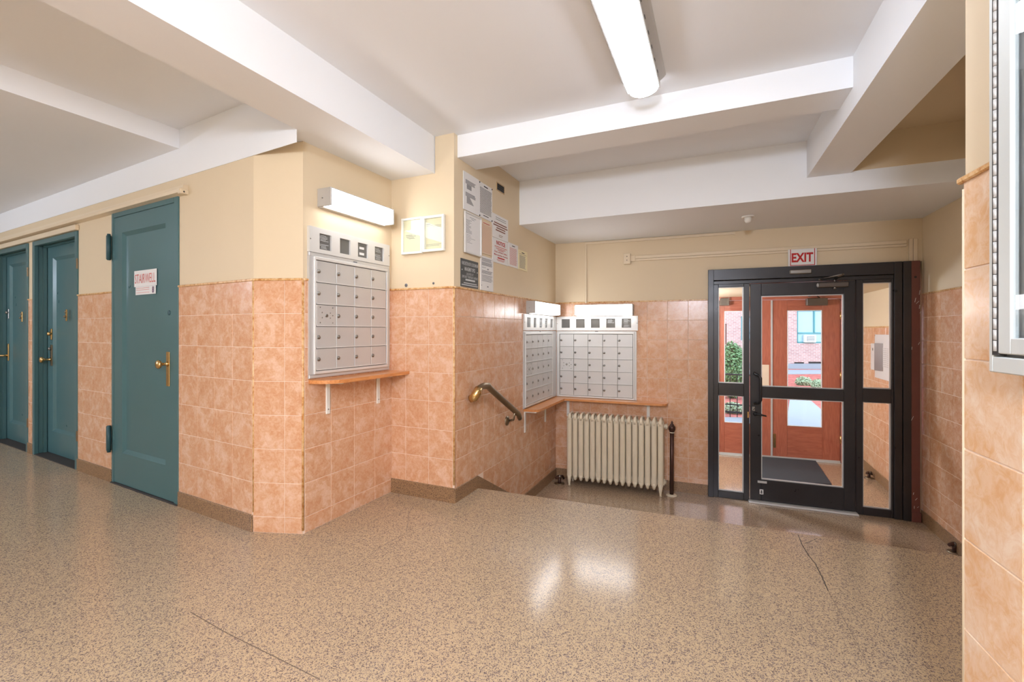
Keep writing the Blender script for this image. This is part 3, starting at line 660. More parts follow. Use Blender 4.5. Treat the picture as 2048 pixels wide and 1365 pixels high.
bars(t5, [(.2, .85, .12, .02), (.2, .85, .2, .02)], 'ink_grey'); bars(t5, [(.1, .9, .36, .05), (.06, .95, .46, .05), (.25, .8, .56, .05), (.2, .8, .66, .05), (.4, .65, .84, .02), (.4, .6, .9, .02)], 'ink_brown')
t6 = sheet(PE, [(984.3, 473.3), (1016, 486.7), (1016, 532.4), (985.7, 523.8)], 'notice_sign', 'white card headed NOTICE in red, in the middle of the notices', cat='sign')
words(t6, 'NOTICE', .22, .78, .08, .25, 'ink_red', .03); bars(t6, [(.12, .9, .33, .03), (.2, .8, .40, .03), (.3, .7, .46, .03), (.25, .75, .86, .02), (.3, .7, .90, .015)], 'ink_pale_red')
words(t6, 'Dept. of Public Safety', .1, .9, .51, .60, 'ink_red', .01); words(t6, 'Metropolitan Avenue', .08, .94, .63, .72, 'ink_red', .01); bars(t6, [(.3, .75, .78, .05)], 'ink_red', 'phone_line')
t7 = sheet(PE, [(1016.7, 484), (1035.7, 493), (1035.7, 538.6), (1016.7, 531.4)], 'paper_notice', 'small white sheet filled with faint red lines, second from the far end')
bars(t7, para(18, .2, .9, .12, .88, .014, .08), 'ink_pale_red'); bars(t7, [(.35, .65, .1, .03)], 'ink_black', 'heading_bar')
t8 = sheet(PE, [(1037, 498.6), (1054.8, 506), (1053.8, 544.3), (1036.7, 538)], 'paper_notice', 'small yellowish sheet at the far end of the notices', 'paper_yellow')
bars(t8, para(16, .28, .9, .1, .85, .014, .15), 'ink_grey'); bars(t8, [(.35, .65, .12, .04), (.1, .9, .2, .01)], 'ink_black', 'heading_bar')
t9 = sheet(PE, [(960.7, 511.8), (986.2, 517.6), (986.2, 584.4), (961.3, 579.8)], 'paper_notice', 'long white typed sheet hanging lowest beside the dark office plaque')
bars(t9, para(4, .06, .14, .08, .9, .012)+para(4, .18, .26, .08, .9, .014)+[(.1, .4, .33, .01), (.5, .62, .36, .03)]+para(4, .42, .5, .08, .92, .012)+para(5, .56, .72, .08, .92, .014)+[(.05, .1, .86, .02), (.5, .6, .88, .03)], 'ink_grey')
tb = sheet(PE, [(921.4, 515.9), (956.3, 526), (955.7, 578), (921.4, 572.7)], 'office_plaque', 'dark plaque with white office address lettering above the tile cap', 'sign_dark', cat='sign')
words(tb, 'PARKCHESTER NORTH CONDOMINIUM', .04, .97, .09, .22, 'ink_white', .01); words(tb, 'MANAGEMENT OFFICE', .2, .8, .28, .42, 'ink_white', .02)
words(tb, 'LOCATED AT', .3, .7, .48, .56, 'ink_white'); words(tb, '2000 EAST TREMONT AVENUE', .05, .96, .59, .68, 'ink_white'); bars(tb, [(.25, .8, .74, .06), (.15, .9, .86, .03), (.04, .96, .93, .03)], 'ink_white')
u0, u1, z0, z1 = tb.r
for u, f in ((u0+.016, .6), (u1-.016, .6)): tb.part('screw', MB().lathe((u, -tb.d, z0+(z1-z0)*f), (0, -1, 0), [(0, .005), (.002, .004)], 8), 'ink_white')
# small dark vent and two plugged holes
v0, v1 = PE.uz(993.5, 369), PE.uz(1007.5, 386); t = Thing('wall_vent', PE, v0[0], 0, v1[1], 'small dark slot vent high on the cream wall right of the notices', 'vent')
zc_ = (PE.uz(1000, 368)[1]+PE.uz(1000, 385)[1])/2; a, b = v0[0], v1[0]
t.part('frame', MB().box(a-.008, b+.008, -.004, 0, zc_+.028, zc_+.036).box(a-.008, b+.008, -.004, 0, zc_-.036, zc_-.028).box(a-.008, a, -.004, 0, zc_-.028, zc_+.028).box(b, b+.008, -.004, 0, zc_-.028, zc_+.028), 'gold_lip')
t.part('opening', MB().box(a, b, -.002, 0, zc_-.028, zc_+.028), 'black')
for k in range(3): t.part('louver', MB().box(a, b, -.005, -.002, zc_-.016+k*.016, zc_-.012+k*.016), 'dark_gap')
for x, y, r in ((812.5, 571, .014), (867, 567, .009)):
    u, z = PD.uz(x, y); o = MB().lathe((u, -.001, z), (0, -1, 0), [(0, r), (.002, r*.9), (.002, 0)], 9); ob = obj('wall_patch', o, 'ink_grey', wd)
# ------------------------------------------------------------------ radiator, riser, stops
dR = .25; ra, rb = PF.U(1137.5, dR)[0], PF.U(1320.6, dR)[0]; NS = 16; pt_ = (rb-ra)/(NS-1)
zT = .31; t = Thing('radiator', PF, ra, -.15, LOW, 'cream cast iron radiator of sixteen sections under the angled shelf', 'radiator')
def section_mesh(foot):
    mb = MB(); zb = LOW+.06; hw = .021
    for wv in (-.222, -.15, -.078):
        mb.tube([(0, wv, zb+.04), (0, wv, zT-.04)], [.024, .024], 12, flat=(.74, 1.15), cap=False)
    arch = lambda z, s: [(0, -.222, z-.06*s), (0, -.223, z-.03*s), (0, -.213, z-.010*s), (0, -.185, z-.001*s), (0, -.15, z), (0, -.115, z-.001*s), (0, -.087, z-.010*s), (0, -.077, z-.03*s), (0, -.078, z-.06*s)]
    rr = [.0195, .019, .016, .012, .011, .012, .016, .019, .0195]
    mb.tube(arch(zT, 1), rr, 10); mb.tube(arch(zb, -1), rr, 10)
    for z in (zT-.06, zb+.065): mb.tube([(0, -.222, z), (0, -.078, z)], .02, 10)
    if foot:
        for wv in (-.226, -.074): mb.lathe((0, wv, zb+.04), (0, 0, -1), [(0, .022), (.05, .016), (.085, .010), (.1, .012)], 10)
    return mb
sm0, sm1 = section_mesh(False), section_mesh(True)
me0, me1 = sm0.make('section'), sm1.make('section')
for me in (me0, me1): me.materials.append(MATS['radiator'])
for k in range(NS):
    t.part('section', me1 if k in (0, NS-1) else me0, None, at=(ra+pt_*k, 0, 0))
    if k < NS-1:
        for z in (zT-.06, LOW+.125): t.part('nipple', MB().lathe((ra+pt_*k+.012, -.15, z), (1, 0, 0), [(0, .033), (.014, .036), (.02, .03), (.026, .036), (pt_-.024, .033)], 12), 'radiator')
t.part('plug', MB().lathe((rb+.016, -.15, LOW+.125), (1, 0, 0), [(0, .035), (.02, .035), (.022, .022), (.035, .02)], 8), 'radiator')
t.part('union', MB().lathe((rb+.012, -.15, zT-.075), (1, 0, 0), [(0, .037), (.014, .037), (.016, .022), (.03, .022), (.032, .03), (.046, .03), (.048, .016), (.056, .016)], 10), 'radiator')
uR, zR_ = PF.uz(1344, 846, .15); zR_ = zT-.075
t = Thing('steam_riser', PF, uR, -.15, LOW, 'dark brown steam riser pipe with a pointed valve beside the radiator', 'pipe')
t.part('pipe', MB().tube([(uR-.004, -.15, LOW), (uR, -.15, zR_-.03)], .020, 14), 'pipe_brown')
t.part('floor_flange', MB().lathe((uR-.004, -.15, LOW), (0, 0, 1), [(0, .055), (.008, .052), (.014, .03)], 16), 'radiator')
t.part('valve', MB().lathe((uR, -.15, zR_-.05), (0, 0, 1), [(0, .022), (.012, .026), (.02, .033), (.05, .035), (.060, .030), (.066, .022), (.078, .018), (.084, .010), (.095, .012), (.103, .008), (.115, .002)], 14), 'pipe_brown')
t.part('collar', MB().lathe((uR, -.15, zR_-.058), (0, 0, 1), [(0, .027), (.008, .027)], 12), 'radiator')
def floor_stop(x, y, z, label, k=1.0, turn=0):
    p = fpt(x, y, z); t = Thing('door_stop', WORLD, p.x, p.y, z, label, 'door stop', 'metal door stops on the floor')
    c, s = math.cos(turn), math.sin(turn); R = lambda a, b: (p.x+(a*c-b*s)*k, p.y+(a*s+b*c)*k)
    t.part('base_plate', MB().lathe((p.x, p.y, z), (0, 0, 1), [(0, .045*k), (.006*k, .045*k), (.01*k, .02*k)], 14), 'bronze')
    t.part('post', MB().lathe((p.x, p.y, z), (0, 0, 1), [(0, .018*k), (.03*k, .014*k), (.055*k, .018*k)], 12), 'pipe_brown')
    a = R(-.05, -.01); b = R(.045, .01); t.part('hook_arm', MB().tube([(*a, z+.062*k), (*R(-.01, 0), z+.068*k), (*b, z+.060*k), (*R(.06, .012), z+.03*k)], [.012*k, .014*k, .011*k, .009*k], 8), 'pipe_brown')
    t.part('pivot', MB().lathe((p.x, p.y, z+.055*k), (0, 0, 1), [(0, .02*k), (.022*k, .018*k), (.026*k, .004*k)], 10), 'steel')
floor_stop(1909, 1106, LOW, 'dark metal floor stop at the foot of the tiled wall, right of the entrance')
floor_stop(1119, 968, LOW, 'dark metal floor stop in the inner corner, left of the radiator foot', 1.2, .6)
floor_stop(1738, 957, LOW, 'dark metal floor stop in the vestibule, seen through the glass side panel', 1.0, .3)
# ------------------------------------------------------------------ conduits
def conduit(pl, name, label, runs, m='cream_trim', boxes=(), d=.018):
    t = Thing(name, pl, runs[0][0], 0, runs[0][2], label, 'conduit')
    for (a, b, p, r) in runs: t.part('cover', MB().box(a, b, -d, 0, p, r, .003), m)
    for (a, b, p, r, dd) in boxes:
        t.part('junction_box', MB().box(a, b, -dd, 0, p, r, .004), m)
    return t
u0 = PF.uz(1170, 489, .01)[0]; u1 = PF.U(1470, .01)[0]
zc = 2.2-.002; zl = PF.uz(1172, 607)[1]
t = conduit(PF, 'cable_conduit', 'thin cream cable cover running under the ceiling edge and down behind the middle lamp', [(u0, u0+.02, zl, zc-.025), (u0, u1-.02, zc-.03, zc-.004)], d=.016)
t.part('end_piece', MB().prism([(u1-.07, zc-.018), (u1, zc-.036), (u1, zc-.001), (u1-.07, zc-.014)], -.022, 0, 1), 'cream_trim')
c0_, c1_ = PF.uz(1261, 518, .02), PF.uz(1814, 485, .02); zz = (c0_[1]+c1_[1])/2; print('conduit z', c0_[1], c1_[1])
t = conduit(PF, 'cable_conduit', 'double cream cable cover above the glass entrance, starting from a small square box', [(c0_[0], c1_[0], zz-.006, zz+.026), (c0_[0], c1_[0], zz-.03, zz-.008)],
            boxes=[(PF.U(1248)[0], PF.U(1262)[0], zz-.062, zz+.052, .045)])
t.part('collar', MB().box(c0_[0], c0_[0]+.05, -.022, 0, zz-.033, zz+.029, .003), 'cream_trim')
for k in (0, 1): t.part('screw', MB().lathe((PF.U(1255)[0], -.045, zz-.02+.04*k), (0, -1, 0), [(0, .005), (.001, .004)], 8), 'dark_gap')
ua_, ub_ = PF.U(1817)[0], PF.U(1834)[0]
conduit(PF, 'cable_conduit', 'pair of upright cream cable covers above the brown steel post', [(ua_, (ua_+ub_)/2-.003, zDt+.002, PF.uz(1820, 478)[1]), ((ua_+ub_)/2, ub_, zDt+.002, PF.uz(1820, 478)[1])])
rz = PA.uz(357, 365, .03)[1]; rz2 = PA.uz(20, 484, .03)[1]; rz = (rz+rz2)/2; print('left raceway', rz, rz2); u1 = PA.U(363, .04)[0]
t = Thing('cable_trunking', PA, -3.2, 0, rz, 'long cream cable trunking with an open end above the three teal doors', 'conduit')
t.part('cover', MB().prism([(0, rz-.035), (-.05, rz-.03), (-.055, rz-.01), (-.03, rz+.005), (-.03, rz+.022), (0, rz+.03)], -3.2, u1, 0), 'cream_trim')
t.part('bracket', MB().box(u1-.03, u1+.012, -.05, 0, rz-.04, rz-.012, .003), 'cream_trim'); t.part('screw', MB().lathe((u1+.012, -.03, rz-.026), (1, 0, 0), [(0, .006), (.001, .003)], 8), 'dark_gap')
ue1, zt1 = PA.uz(160, 457)
t = Thing('door_head_trim', PA, -3.2, 0, d2[3], 'thin cream ledge directly over the two recessed teal doors', 'trim')
t.part('ledge', MB().box(-3.2, d2[1]+.02, -.03, 0, d2[3]+.004, d2[3]+.05, .004), 'cream_trim')
# ------------------------------------------------------------------ teal doors
def leaf(mb, u0, u1, z0, z1, pu0, pu1, pz0, pz1, w0, dep=.019, mo=.028, th=.05):
    O = [(u0, w0, z0), (u1, w0, z0), (u1, w0, z1), (u0, w0, z1)]; I = [(pu0, w0, pz0), (pu1, w0, pz0), (pu1, w0, pz1), (pu0, w0, pz1)]
    J = [(pu0+mo, w0+dep, pz0+mo), (pu1-mo, w0+dep, pz0+mo), (pu1-mo, w0+dep, pz1-mo), (pu0+mo, w0+dep, pz1-mo)]; B = [(a, w0+th, c) for a, b, c in O]
    mb.add(O+I+J+B, [(i, (i+1) % 4, 4+(i+1) % 4, 4+i) for i in range(4)]+[(4+i, 4+(i+1) % 4, 8+(i+1) % 4, 8+i) for i in range(4)]+[(8, 9, 10, 11)]+[(12+i, 12+(i+1) % 4, (i+1) % 4, i) for i in range(4)]+[(15, 14, 13, 12)])
    return mb
def knob(t, par, u, w, z, ball=True, lever=None):
    m = MB().lathe((u, w, z), (0, -1, 0), [(0, .016), (.008, .014), (.012, .009), (.03, .009), (.036, .018), (.044, .026), (.052, .028), (.060, .022), (.064, .008)], 16)
    return t.part('knob', m, 'brass', parent=par)
def struct_thing(name, pl, u, w, z):
    t = Thing(name, pl, u, w, z); t.e['kind'] = 'structure'; return t
# stairwell door, flush
t = struct_thing('door_1', PA, dS[0], 0, 0); fw = .05
fr_ = MB(); fr_.box(dS[0], dS[0]+.035, -.010, .1, 0, dS[3], .003).box(dS[1]-.055, dS[1], -.010, .1, 0, dS[3], .003).box(dS[0]+.035, dS[1]-.055, -.010, .1, dS[3]-.055, dS[3], .003)
t.part('door_frame', fr_, 'teal')
p0 = PA.uz(246, 908, 0); p1 = PA.uz(246, 468, 0); q1_ = PA.uz(333, 444, 0); q0_ = PA.uz(333, 929, 0)
lf = t.part('leaf', leaf(MB(), dS[0]+.038, dS[1]-.058, .012, dS[3]-.058, p0[0], q0_[0], (p0[1]+q0_[1])/2, (p1[1]+q1_[1])/2, -.006), 'teal')
t.part('threshold', MB().box(dS[0], dS[1], -.02, .06, -.002, .008, .002), 'dark_gap')
hz = [(PA.uz(232, y0, .02)[1], PA.uz(232, y1, .02)[1]) for y0, y1 in ((518, 467), (907, 855))]
for a, b in hz:
    hu = PA.U(225)[0]; h_ = t.part('hinge', MB().box(hu-.028, hu+.004, -.034, -.006, a, b, .007), 'teal_dark')
    t.part('hinge_pin', MB().tube([(hu+.012, -.028, a-.004), (hu+.012, -.028, b+.004)], .012, 10), 'teal_dark', parent=h_)
ku = PA.U(339)[0]; z1_, z0_ = PA.uz(339, 704)[1], PA.uz(339, 773)[1]
pl_ = t.part('lock_plate', MB().box(ku-.022, ku+.022, -.012, -.006, z0_, z1_, .003), 'brass', parent=lf)
kz = PA.uz(323, 730, .07)[1]; t.part('knob', MB().lathe((ku-.004, -.012, kz), (0, -1, 0), [(0, .018), (.008, .014), (.014, .010), (.034, .010), (.040, .020), (.048, .030), (.058, .032), (.066, .024), (.070, .008)], 18), 'brass')
du, dz_ = PA.uz(342, 626); t.part('cylinder_lock', MB().lathe((du-.01, -.006, dz_), (0, -1, 0), [(0, .018), (.003, .017), (.004, .008)], 14), 'teal_dark', parent=lf)
ds = sheet(PA, [(268, 544), (313, 536), (312, 569), (268, 576)], 'stairwell_sign', 'white paper sign reading STAIRWELL in faded red on the flush teal door', d=-.004, thick=.0, cat='sign')
bpy.data.objects.remove([c for c in ds.e.children][0]); u0, u1, z0, z1 = ds.r
ds.part('sheet', MB().box(u0, u1, .0055, .008, z0, z1), 'paper'); ds.d = -.0052
m = mat('ink_fade', sr(222, 128, 120), .7)
words(ds, 'STAIRWELL', .04, .96, .22, .80, 'ink_fade', 0)
zb2 = PA.uz(290, 589)[1]; ds.part('lower_sheet', MB().box(u0+(u1-u0)*.06, u1-(u1-u0)*.04, .006, .008, zb2, z0-.001), 'paper', label='smaller printed sheet below')
r_ = ds.r; ds.r = (u0+(u1-u0)*.06, u1-(u1-u0)*.04, zb2, z0); bars(ds, [(.04, .7, .2, .04), (.04, .7, .42, .04), (.04, .7, .75, .04)], 'ink_fade'); mat('ink_purple', sr(132, 104, 128), .8); words(ds, '8', .84, .93, .1, .88, 'ink_purple', .04)
# two recessed doors
def recessed(name, H, px, knobs):
    t = struct_thing(name, PA, H[0], 0, 0); D = .085; jw = .045
    f = MB(); f.box(H[0]-.004, H[0]+jw, -.012, .02, 0, H[3]+.0, .003).box(H[1]-jw, H[1]+.004, -.012, .02, 0, H[3], .003).box(H[0]+jw, H[1]-jw, -.012, .02, H[3]-jw, H[3], .003)
    f.box(H[0], H[0]+.03, .02, D+.06, 0, H[3]-.02).box(H[1]-.03, H[1], .02, D+.06, 0, H[3]-.02).box(H[0]+.03, H[1]-.03, .02, D+.06, H[3]-.03, H[3])
    f.box(H[0]+.03, H[0]+.045, D-.03, D-.004, 0, H[3]-.045).box(H[1]-.045, H[1]-.03, D-.03, D-.004, 0, H[3]-.045).box(H[0]+.03, H[1]-.03, D-.03, D-.004, H[3]-.05, H[3]-.03)
    t.part('door_frame', f, 'teal')
    a0 = PA.uz(*px[0], -D); a1 = PA.uz(*px[1], -D); uu = H[1]-.03-.13
    lf = t.part('leaf', leaf(MB(), H[0]+.034, H[1]-.034, .012, H[3]-.034, a0[0], uu, a1[1], a0[1], D), 'teal')
    t.part('threshold', MB().box(H[0]+.03, H[1]-.03, -.01, D+.05, -.002, .008), 'dark_gap')
    for a in (.25, 1.75): t.part('hinge', MB().box(H[1]-.006, H[1]+.006, -.016, -.004, a, a+.09, .002), 'bronze')
    pu, pz = PA.uz(*px[2], -D); v = t.part('door_viewer', MB().box(pu-.016, pu+.016, D-.008, D, pz-.055, pz+.055, .003), 'brass', parent=lf, label='small brass viewer with a drop cover')
    t.part('viewer_cover', MB().lathe((pu, D-.008, pz+.03), (0, -1, 0), [(0, .012), (.008, .011), (.01, .004)], 12).lathe((pu, D-.008, pz-.012), (0, -1, 0), [(0, .011), (.016, .008), (.018, .003)], 12), 'bronze')
    return t, lf, D
t, lf, D = recessed('door_2', d2, ((105.6, 516), (105.6, 863), (134, 631)), None)
pu, pz1 = PA.uz(101, 690, -D+.01); pz0 = PA.uz(101, 732, -D+.01)[1]
t.part('lock_plate', MB().box(pu-.022, pu+.022, D-.008, D, pz0, pz1, .003), 'bronze', parent=lf)
_, pk = PA.uz(84, 720, -D+.07); t.part('knob', MB().lathe((pu, D-.008, pk), (0, -1, 0), [(0, .02), (.01, .013), (.03, .010), (.05, .012), (.058, .026), (.068, .03), (.078, .024), (.082, .006)], 16), 'brass')
_, pm = PA.uz(97, 698, -D+.02); t.part('key_cylinder', MB().lathe((pu, D-.008, pm), (0, -1, 0), [(0, .015), (.018, .014), (.02, .006)], 14), 'steel')
_, pk2 = PA.uz(98, 668, -D+.02); t.part('deadbolt', MB().box(pu-.018, pu+.018, D-.01, D, pk2-.06, pk2+.05, .004).lathe((pu, D-.01, pk2), (0, -1, 0), [(0, .02), (.02, .018), (.026, .008)], 14), 'brass')
t, lf, D = recessed('door_3', d1, ((19, 530), (19, 845), (45, 634)), None)
pu, pz1 = PA.uz(15, 688, -D+.01); pz0 = PA.uz(15, 722, -D+.01)[1]
t.part('lock_plate', MB().box(pu-.02, pu+.02, D-.01, D, pz0, pz1, .003), 'brass', parent=lf)
_, pk = PA.uz(8, 712, -D+.05); t.part('lever_handle', MB().tube([(pu, D-.01, pk), (pu, D-.055, pk), (pu-.02, D-.062, pk), (pu-.12, D-.060, pk-.004)], [.011, .010, .010, .009], 10), 'brass')
_, pk2 = PA.uz(14, 627, -D+.02); t.part('deadbolt', MB().box(pu-.018, pu+.018, D-.008, D, pk2-.06, pk2+.05, .004).lathe((pu, D-.008, pk2+.01), (0, -1, 0), [(0, .018), (.016, .016), (.02, .006)], 14), 'steel')
# corner trims of the tiling
def corner_trim(pl, u, z0, z1, par, m='cap'):
    mb = MB().tube([(u, 0, z0+.02), (u, 0, z1)], .008, 8); obj('corner_edge', mb, m, par)
corner_trim(PB, LB, 0, CAP, wb); corner_trim(PB, .002, .1, CAP, wb); corner_trim(PD, LD, .105, CAP, wd); corner_trim(PH, .004, 0, CAPH-.02, wh, 'cream')
# ------------------------------------------------------------------ notice cabinet on the near wall
dK = .05; ku0 = PH.U(1974.5, .0)[0]+.0; kz0 = PH.uz(1979, 744, dK)[1]; ku0 = PH.U(1977.5, dK)[0]; ku1 = ku0+.78; kz1 = kz0+1.15
t = Thing('notice_cabinet', PH, ku0, 0, kz0, 'pale metal wall cabinet with a glazed door and a long piano hinge', 'cabinet')
b_ = PH.U(1985.5, dK)[0]-PH.U(1977.5, dK)[0]
t.part('case_frame', MB().box(ku0, ku0+b_, -dK, 0, kz0, kz1, .002).box(ku1-b_, ku1, -dK, 0, kz0, kz1, .002).box(ku0+b_, ku1-b_, -dK, 0, kz0, kz0+.030, .002).box(ku0+b_, ku1-b_, -dK, 0, kz1-.032, kz1, .002), 'cabinet_alu')
t.part('back_board', MB().box(ku0+b_, ku1-b_, -.034, -.028, kz0+.03, kz1-.03), 'cabinet_back')
hu0 = ku0+b_; hw_ = PH.U(1997, dK)[0]-PH.U(1985.5, dK)[0]; h_ = t.part('piano_hinge', MB().box(hu0, hu0+hw_, -dK-.001, -dK+.012, kz0+.033, kz1-.036), 'dark_gap')
n = 52; st = (kz1-kz0-.075)/n; kn = MB().tube([(0, 0, -st*.47), (0, 0, st*.47)], .0036, 8).make('knuckle'); kn.materials.append(MATS['lamp_metal'])
for k in range(n): t.part('knuckle', kn, None, parent=h_, at=(hu0+hw_*.6, -dK-.001, kz0+.040+st*(k+.5)))
du0 = hu0+hw_; dwid = PH.U(2022.5, dK)[0]-PH.U(1997, dK)[0]
dr_ = t.part('door', MB().box(du0, du0+dwid, -dK-.001, -dK+.012, kz0+.036, kz1-.036, .002).box(ku1-b_-dwid, ku1-b_-.003, -dK-.001, -dK+.012, kz0+.036, kz1-.036, .002).box(du0+dwid, ku1-b_-dwid, -dK-.001, -dK+.012, kz0+.036, kz0+.036+.030, .002).box(du0+dwid, ku1-b_-dwid, -dK-.001, -dK+.012, kz1-.082, kz1-.036, .002), 'cabinet_alu')
t.part('pane', MB().box(du0+dwid-.004, ku1-b_-dwid+.004, -dK+.003, -dK+.006, kz0+.062, kz1-.078), 'glass', parent=dr_)
# ------------------------------------------------------------------ glass entrance
t = struct_thing('door_4', PF, uD0, 0, LOW); Z0 = LOW; dF = .03
def fx(x, d=dF): return PF.U(x, d)[0]
def fz(x, y, d=dF): return PF.uz(x, y, d)[1]
zhead = (fz(1500, 563.5)+fz(1780, 548.5))/2                      # lower edge of the header
zft = zDt; uL, uR_ = uD0, uD1
t.part('header', MB().box(uL+.05, uR_-.12, -dF-.012, .05, zhead+.010, zft, .003), 'dark_frame')
t.part('jamb', MB().box(uL, uL+.052, -dF-.02, .08, Z0, zft, .003), 'dark_frame')
ujr = fx(1789); t.part('jamb', MB().box(uR_-.12, uR_-.062, -dF-.014, .08, Z0, zft, .003).box(uR_-.058, uR_, -dF-.022, .08, Z0, zft, .003), 'dark_frame')
t.part('transom_bar', MB().box(uL+.05, uR_-.12, -dF+.002, .05, zhead-.03, zhead+.004, .003), 'dark_frame')
lm0, lm1 = fx(1487.5), fx(1499); rm0, rm1 = fx(1712), fx(1726)
zr1, zr0 = (fz(1462, 768)+fz(1755, 777.6))/2, (fz(1462, 793)+fz(1755, 805))/2
zbL = LOW+.09
gl0 = fx(1436.8); gr1 = fx(1783)
side_l = t.part('sidelight_frame', MB().box(uL+.05, gl0, -dF, .03, Z0, zhead-.03, .003).box(lm0, lm1, -dF, .03, Z0, zhead-.03, .003).box(gl0, lm0, -dF, .03, zr0, zr1, .003).box(gl0, lm0, -dF, .03, Z0, zbL-.02, .003).box(gl0, lm0, -dF, .03, zhead-.06, zhead-.028, .003), 'dark_frame')
side_r = t.part('sidelight_frame', MB().box(rm0, rm1, -dF, .03, Z0, zhead-.03, .003).box(gr1, uR_-.12, -dF, .03, Z0, zhead-.03, .003).box(rm1, gr1, -dF, .03, zr0, zr1, .003).box(rm1, gr1, -dF, .03, Z0, zbL-.02, .003).box(rm1, gr1, -dF, .03, zhead-.06, zhead-.028, .003), 'dark_frame')
for sf, a, b in ((side_l, gl0, lm0), (side_r, rm1, gr1)):
    for p, r in ((zbL-.02, zr0), (zr1, zhead-.06)):
        t.part('pane', MB().box(a-.004, b+.004, -.006, 0, p-.004, r+.004), 'glass', parent=sf)
        bd = MB().box(a, a+.007, -.018, -.006, p, r).box(b-.012, b, -.018, -.006, p, r).box(a, b, -.018, -.006, p, p+.010).box(a, b, -.018, -.006, r-.006, r); t.part('glazing_bead', bd, 'silver', parent=sf)
# door leaf
L0, L1 = lm1+.006, rm0-.006; zt_l = zhead-.036; zb_l = LOW+.02
g0_, g1_ = fx(1522.3), fx(1687.3); zg1 = (fz(1522, 590.5)+fz(1687, 586.2))/2-.01; zgb = (fz(1519, 960)+fz(1684, 975.5))/2
dm1, dm0 = (fz(1530, 775.2)+fz(1676, 777.6))/2, (fz(1530, 796.5)+fz(1676, 802))/2
lf = t.part('leaf', MB().box(L0, g0_, -dF-.008, .02, zb_l, zt_l, .003).box(g1_, L1, -dF-.008, .02, zb_l, zt_l, .003).box(g0_, g1_, -dF-.008, .02, zg1, zt_l, .003).box(g0_, g1_, -dF-.008, .02, zb_l, zgb, .003).box(g0_, g1_, -dF-.008, .02, dm0, dm1, .003), 'dark_frame')
for p, r in ((zgb, dm0), (dm1, zg1)):
    t.part('pane', MB().box(g0_-.004, g1_+.004, -.008, -.002, p-.004, r+.004), 'glass', parent=lf)
    t.part('glazing_bead', MB().box(g0_, g0_+.009, -.026, -.008, p, r).box(g1_-.009, g1_, -.026, -.008, p, r).box(g0_, g1_, -.026, -.008, p, p+.009).box(g0_, g1_, -.026, -.008, r-.009, r), 'silver', parent=lf)
t.part('threshold', MB().box(lm1-.01, rm0+.01, -dF-.06, .06, LOW-.002, LOW+.016, .005), 'silver_plate')
hx, ht, hb_ = fx(1509, .045), fz(1510, 747, .05), fz(1510, 807, .05); hx2 = fx(1529, .1)
t.part('pull_handle', MB().tube([(hx, -dF-.008, ht), (hx, -.07, ht), (hx+.008, -.095, ht-.008), (hx+.03, -.12, ht-.012), (hx+.045, -.125, ht-.04), (hx+.045, -.125, hb_+.04), (hx+.03, -.12, hb_+.012), (hx+.008, -.095, hb_+.008), (hx, -.07, hb_), (hx, -dF-.008, hb_)], .0125, 10), 'black')
lx, lz = fx(1511, .04), fz(1511, 828, .04); t.part('lever_handle', MB().lathe((lx, -dF-.008, lz), (0, -1, 0), [(0, .02), (.006, .02), (.03, .01)], 12).tube([(lx, -dF-.036, lz), (lx+.03, -dF-.045, lz), (lx+.09, -dF-.045, lz-.012)], [.009, .010, .007], 8), 'black', parent=lf)
cz = fz(1508, 818, .04); t.part('lock_cylinder', MB().box(lx-.03, lx-.005, -dF-.012, -dF-.008, cz-.02, cz+.02, .002).lathe((lx-.017, -dF-.010, cz), (0, -1, 0), [(0, .011), (.006, .010), (.007, .003)], 12), 'steel', parent=lf)
sx_, sz_ = fx(1496.5, .03), fz(1496, 830, .03); t.part('strike_plate', MB().box(sx_-.008, sx_+.006, -dF-.004, -dF, sz_-.03, sz_+.03, .001), 'brass')
# closer
c0u, c1u, cz1, cz0 = fx(1636, .06), fx(1696, .06), fz(1665, 565.5, .06), fz(1665, 575, .06)
cl = t.part('door_closer', MB().box(c0u, c1u, -.095, -dF-.008, cz0, cz1, .006), 'closer_grey')
t.part('closer_cap', MB().lathe((c0u-.012, -.068, (cz0+cz1)/2), (1, 0, 0), [(0, .012), (.006, .02), (.014, .02)], 12), 'silver', parent=cl)
cm = fx(1669, .06); t.part('closer_spindle', MB().lathe((cm, -.068, cz0-.018), (0, 0, 1), [(0, .012), (.018, .014), (.02, .01)], 12).lathe((cm, -.068, cz1), (0, 0, 1), [(0, .008), (.03, .008)], 10), 'steel', parent=cl)
tip = (fx(1682, .1), -.16, fz(1682, 549, .16)); ft = (fx(1640, .05), -.058, fz(1640, 559.5, .05))
t.part('closer_arm', MB().tube([ft, tip], [.008, .011], 8, flat=(1.5, .7)).tube([tip, (cm, -.068, cz1+.03)], [.011, .009], 8, flat=(1.5, .7)).lathe((ft[0], -.05, ft[2]-.01), (0, 0, 1), [(0, .014), (.02, .014)], 10), 'steel', parent=cl)
a, b = fx(1579, .05), fx(1623.5, .05); z1_, z0_ = fz(1601, 539.5, .05), fz(1601, 548.5, .05)
t.part('door_contact', MB().box(a, b, -.068, -dF-.012, z0_, z1_, .008), 'steel')
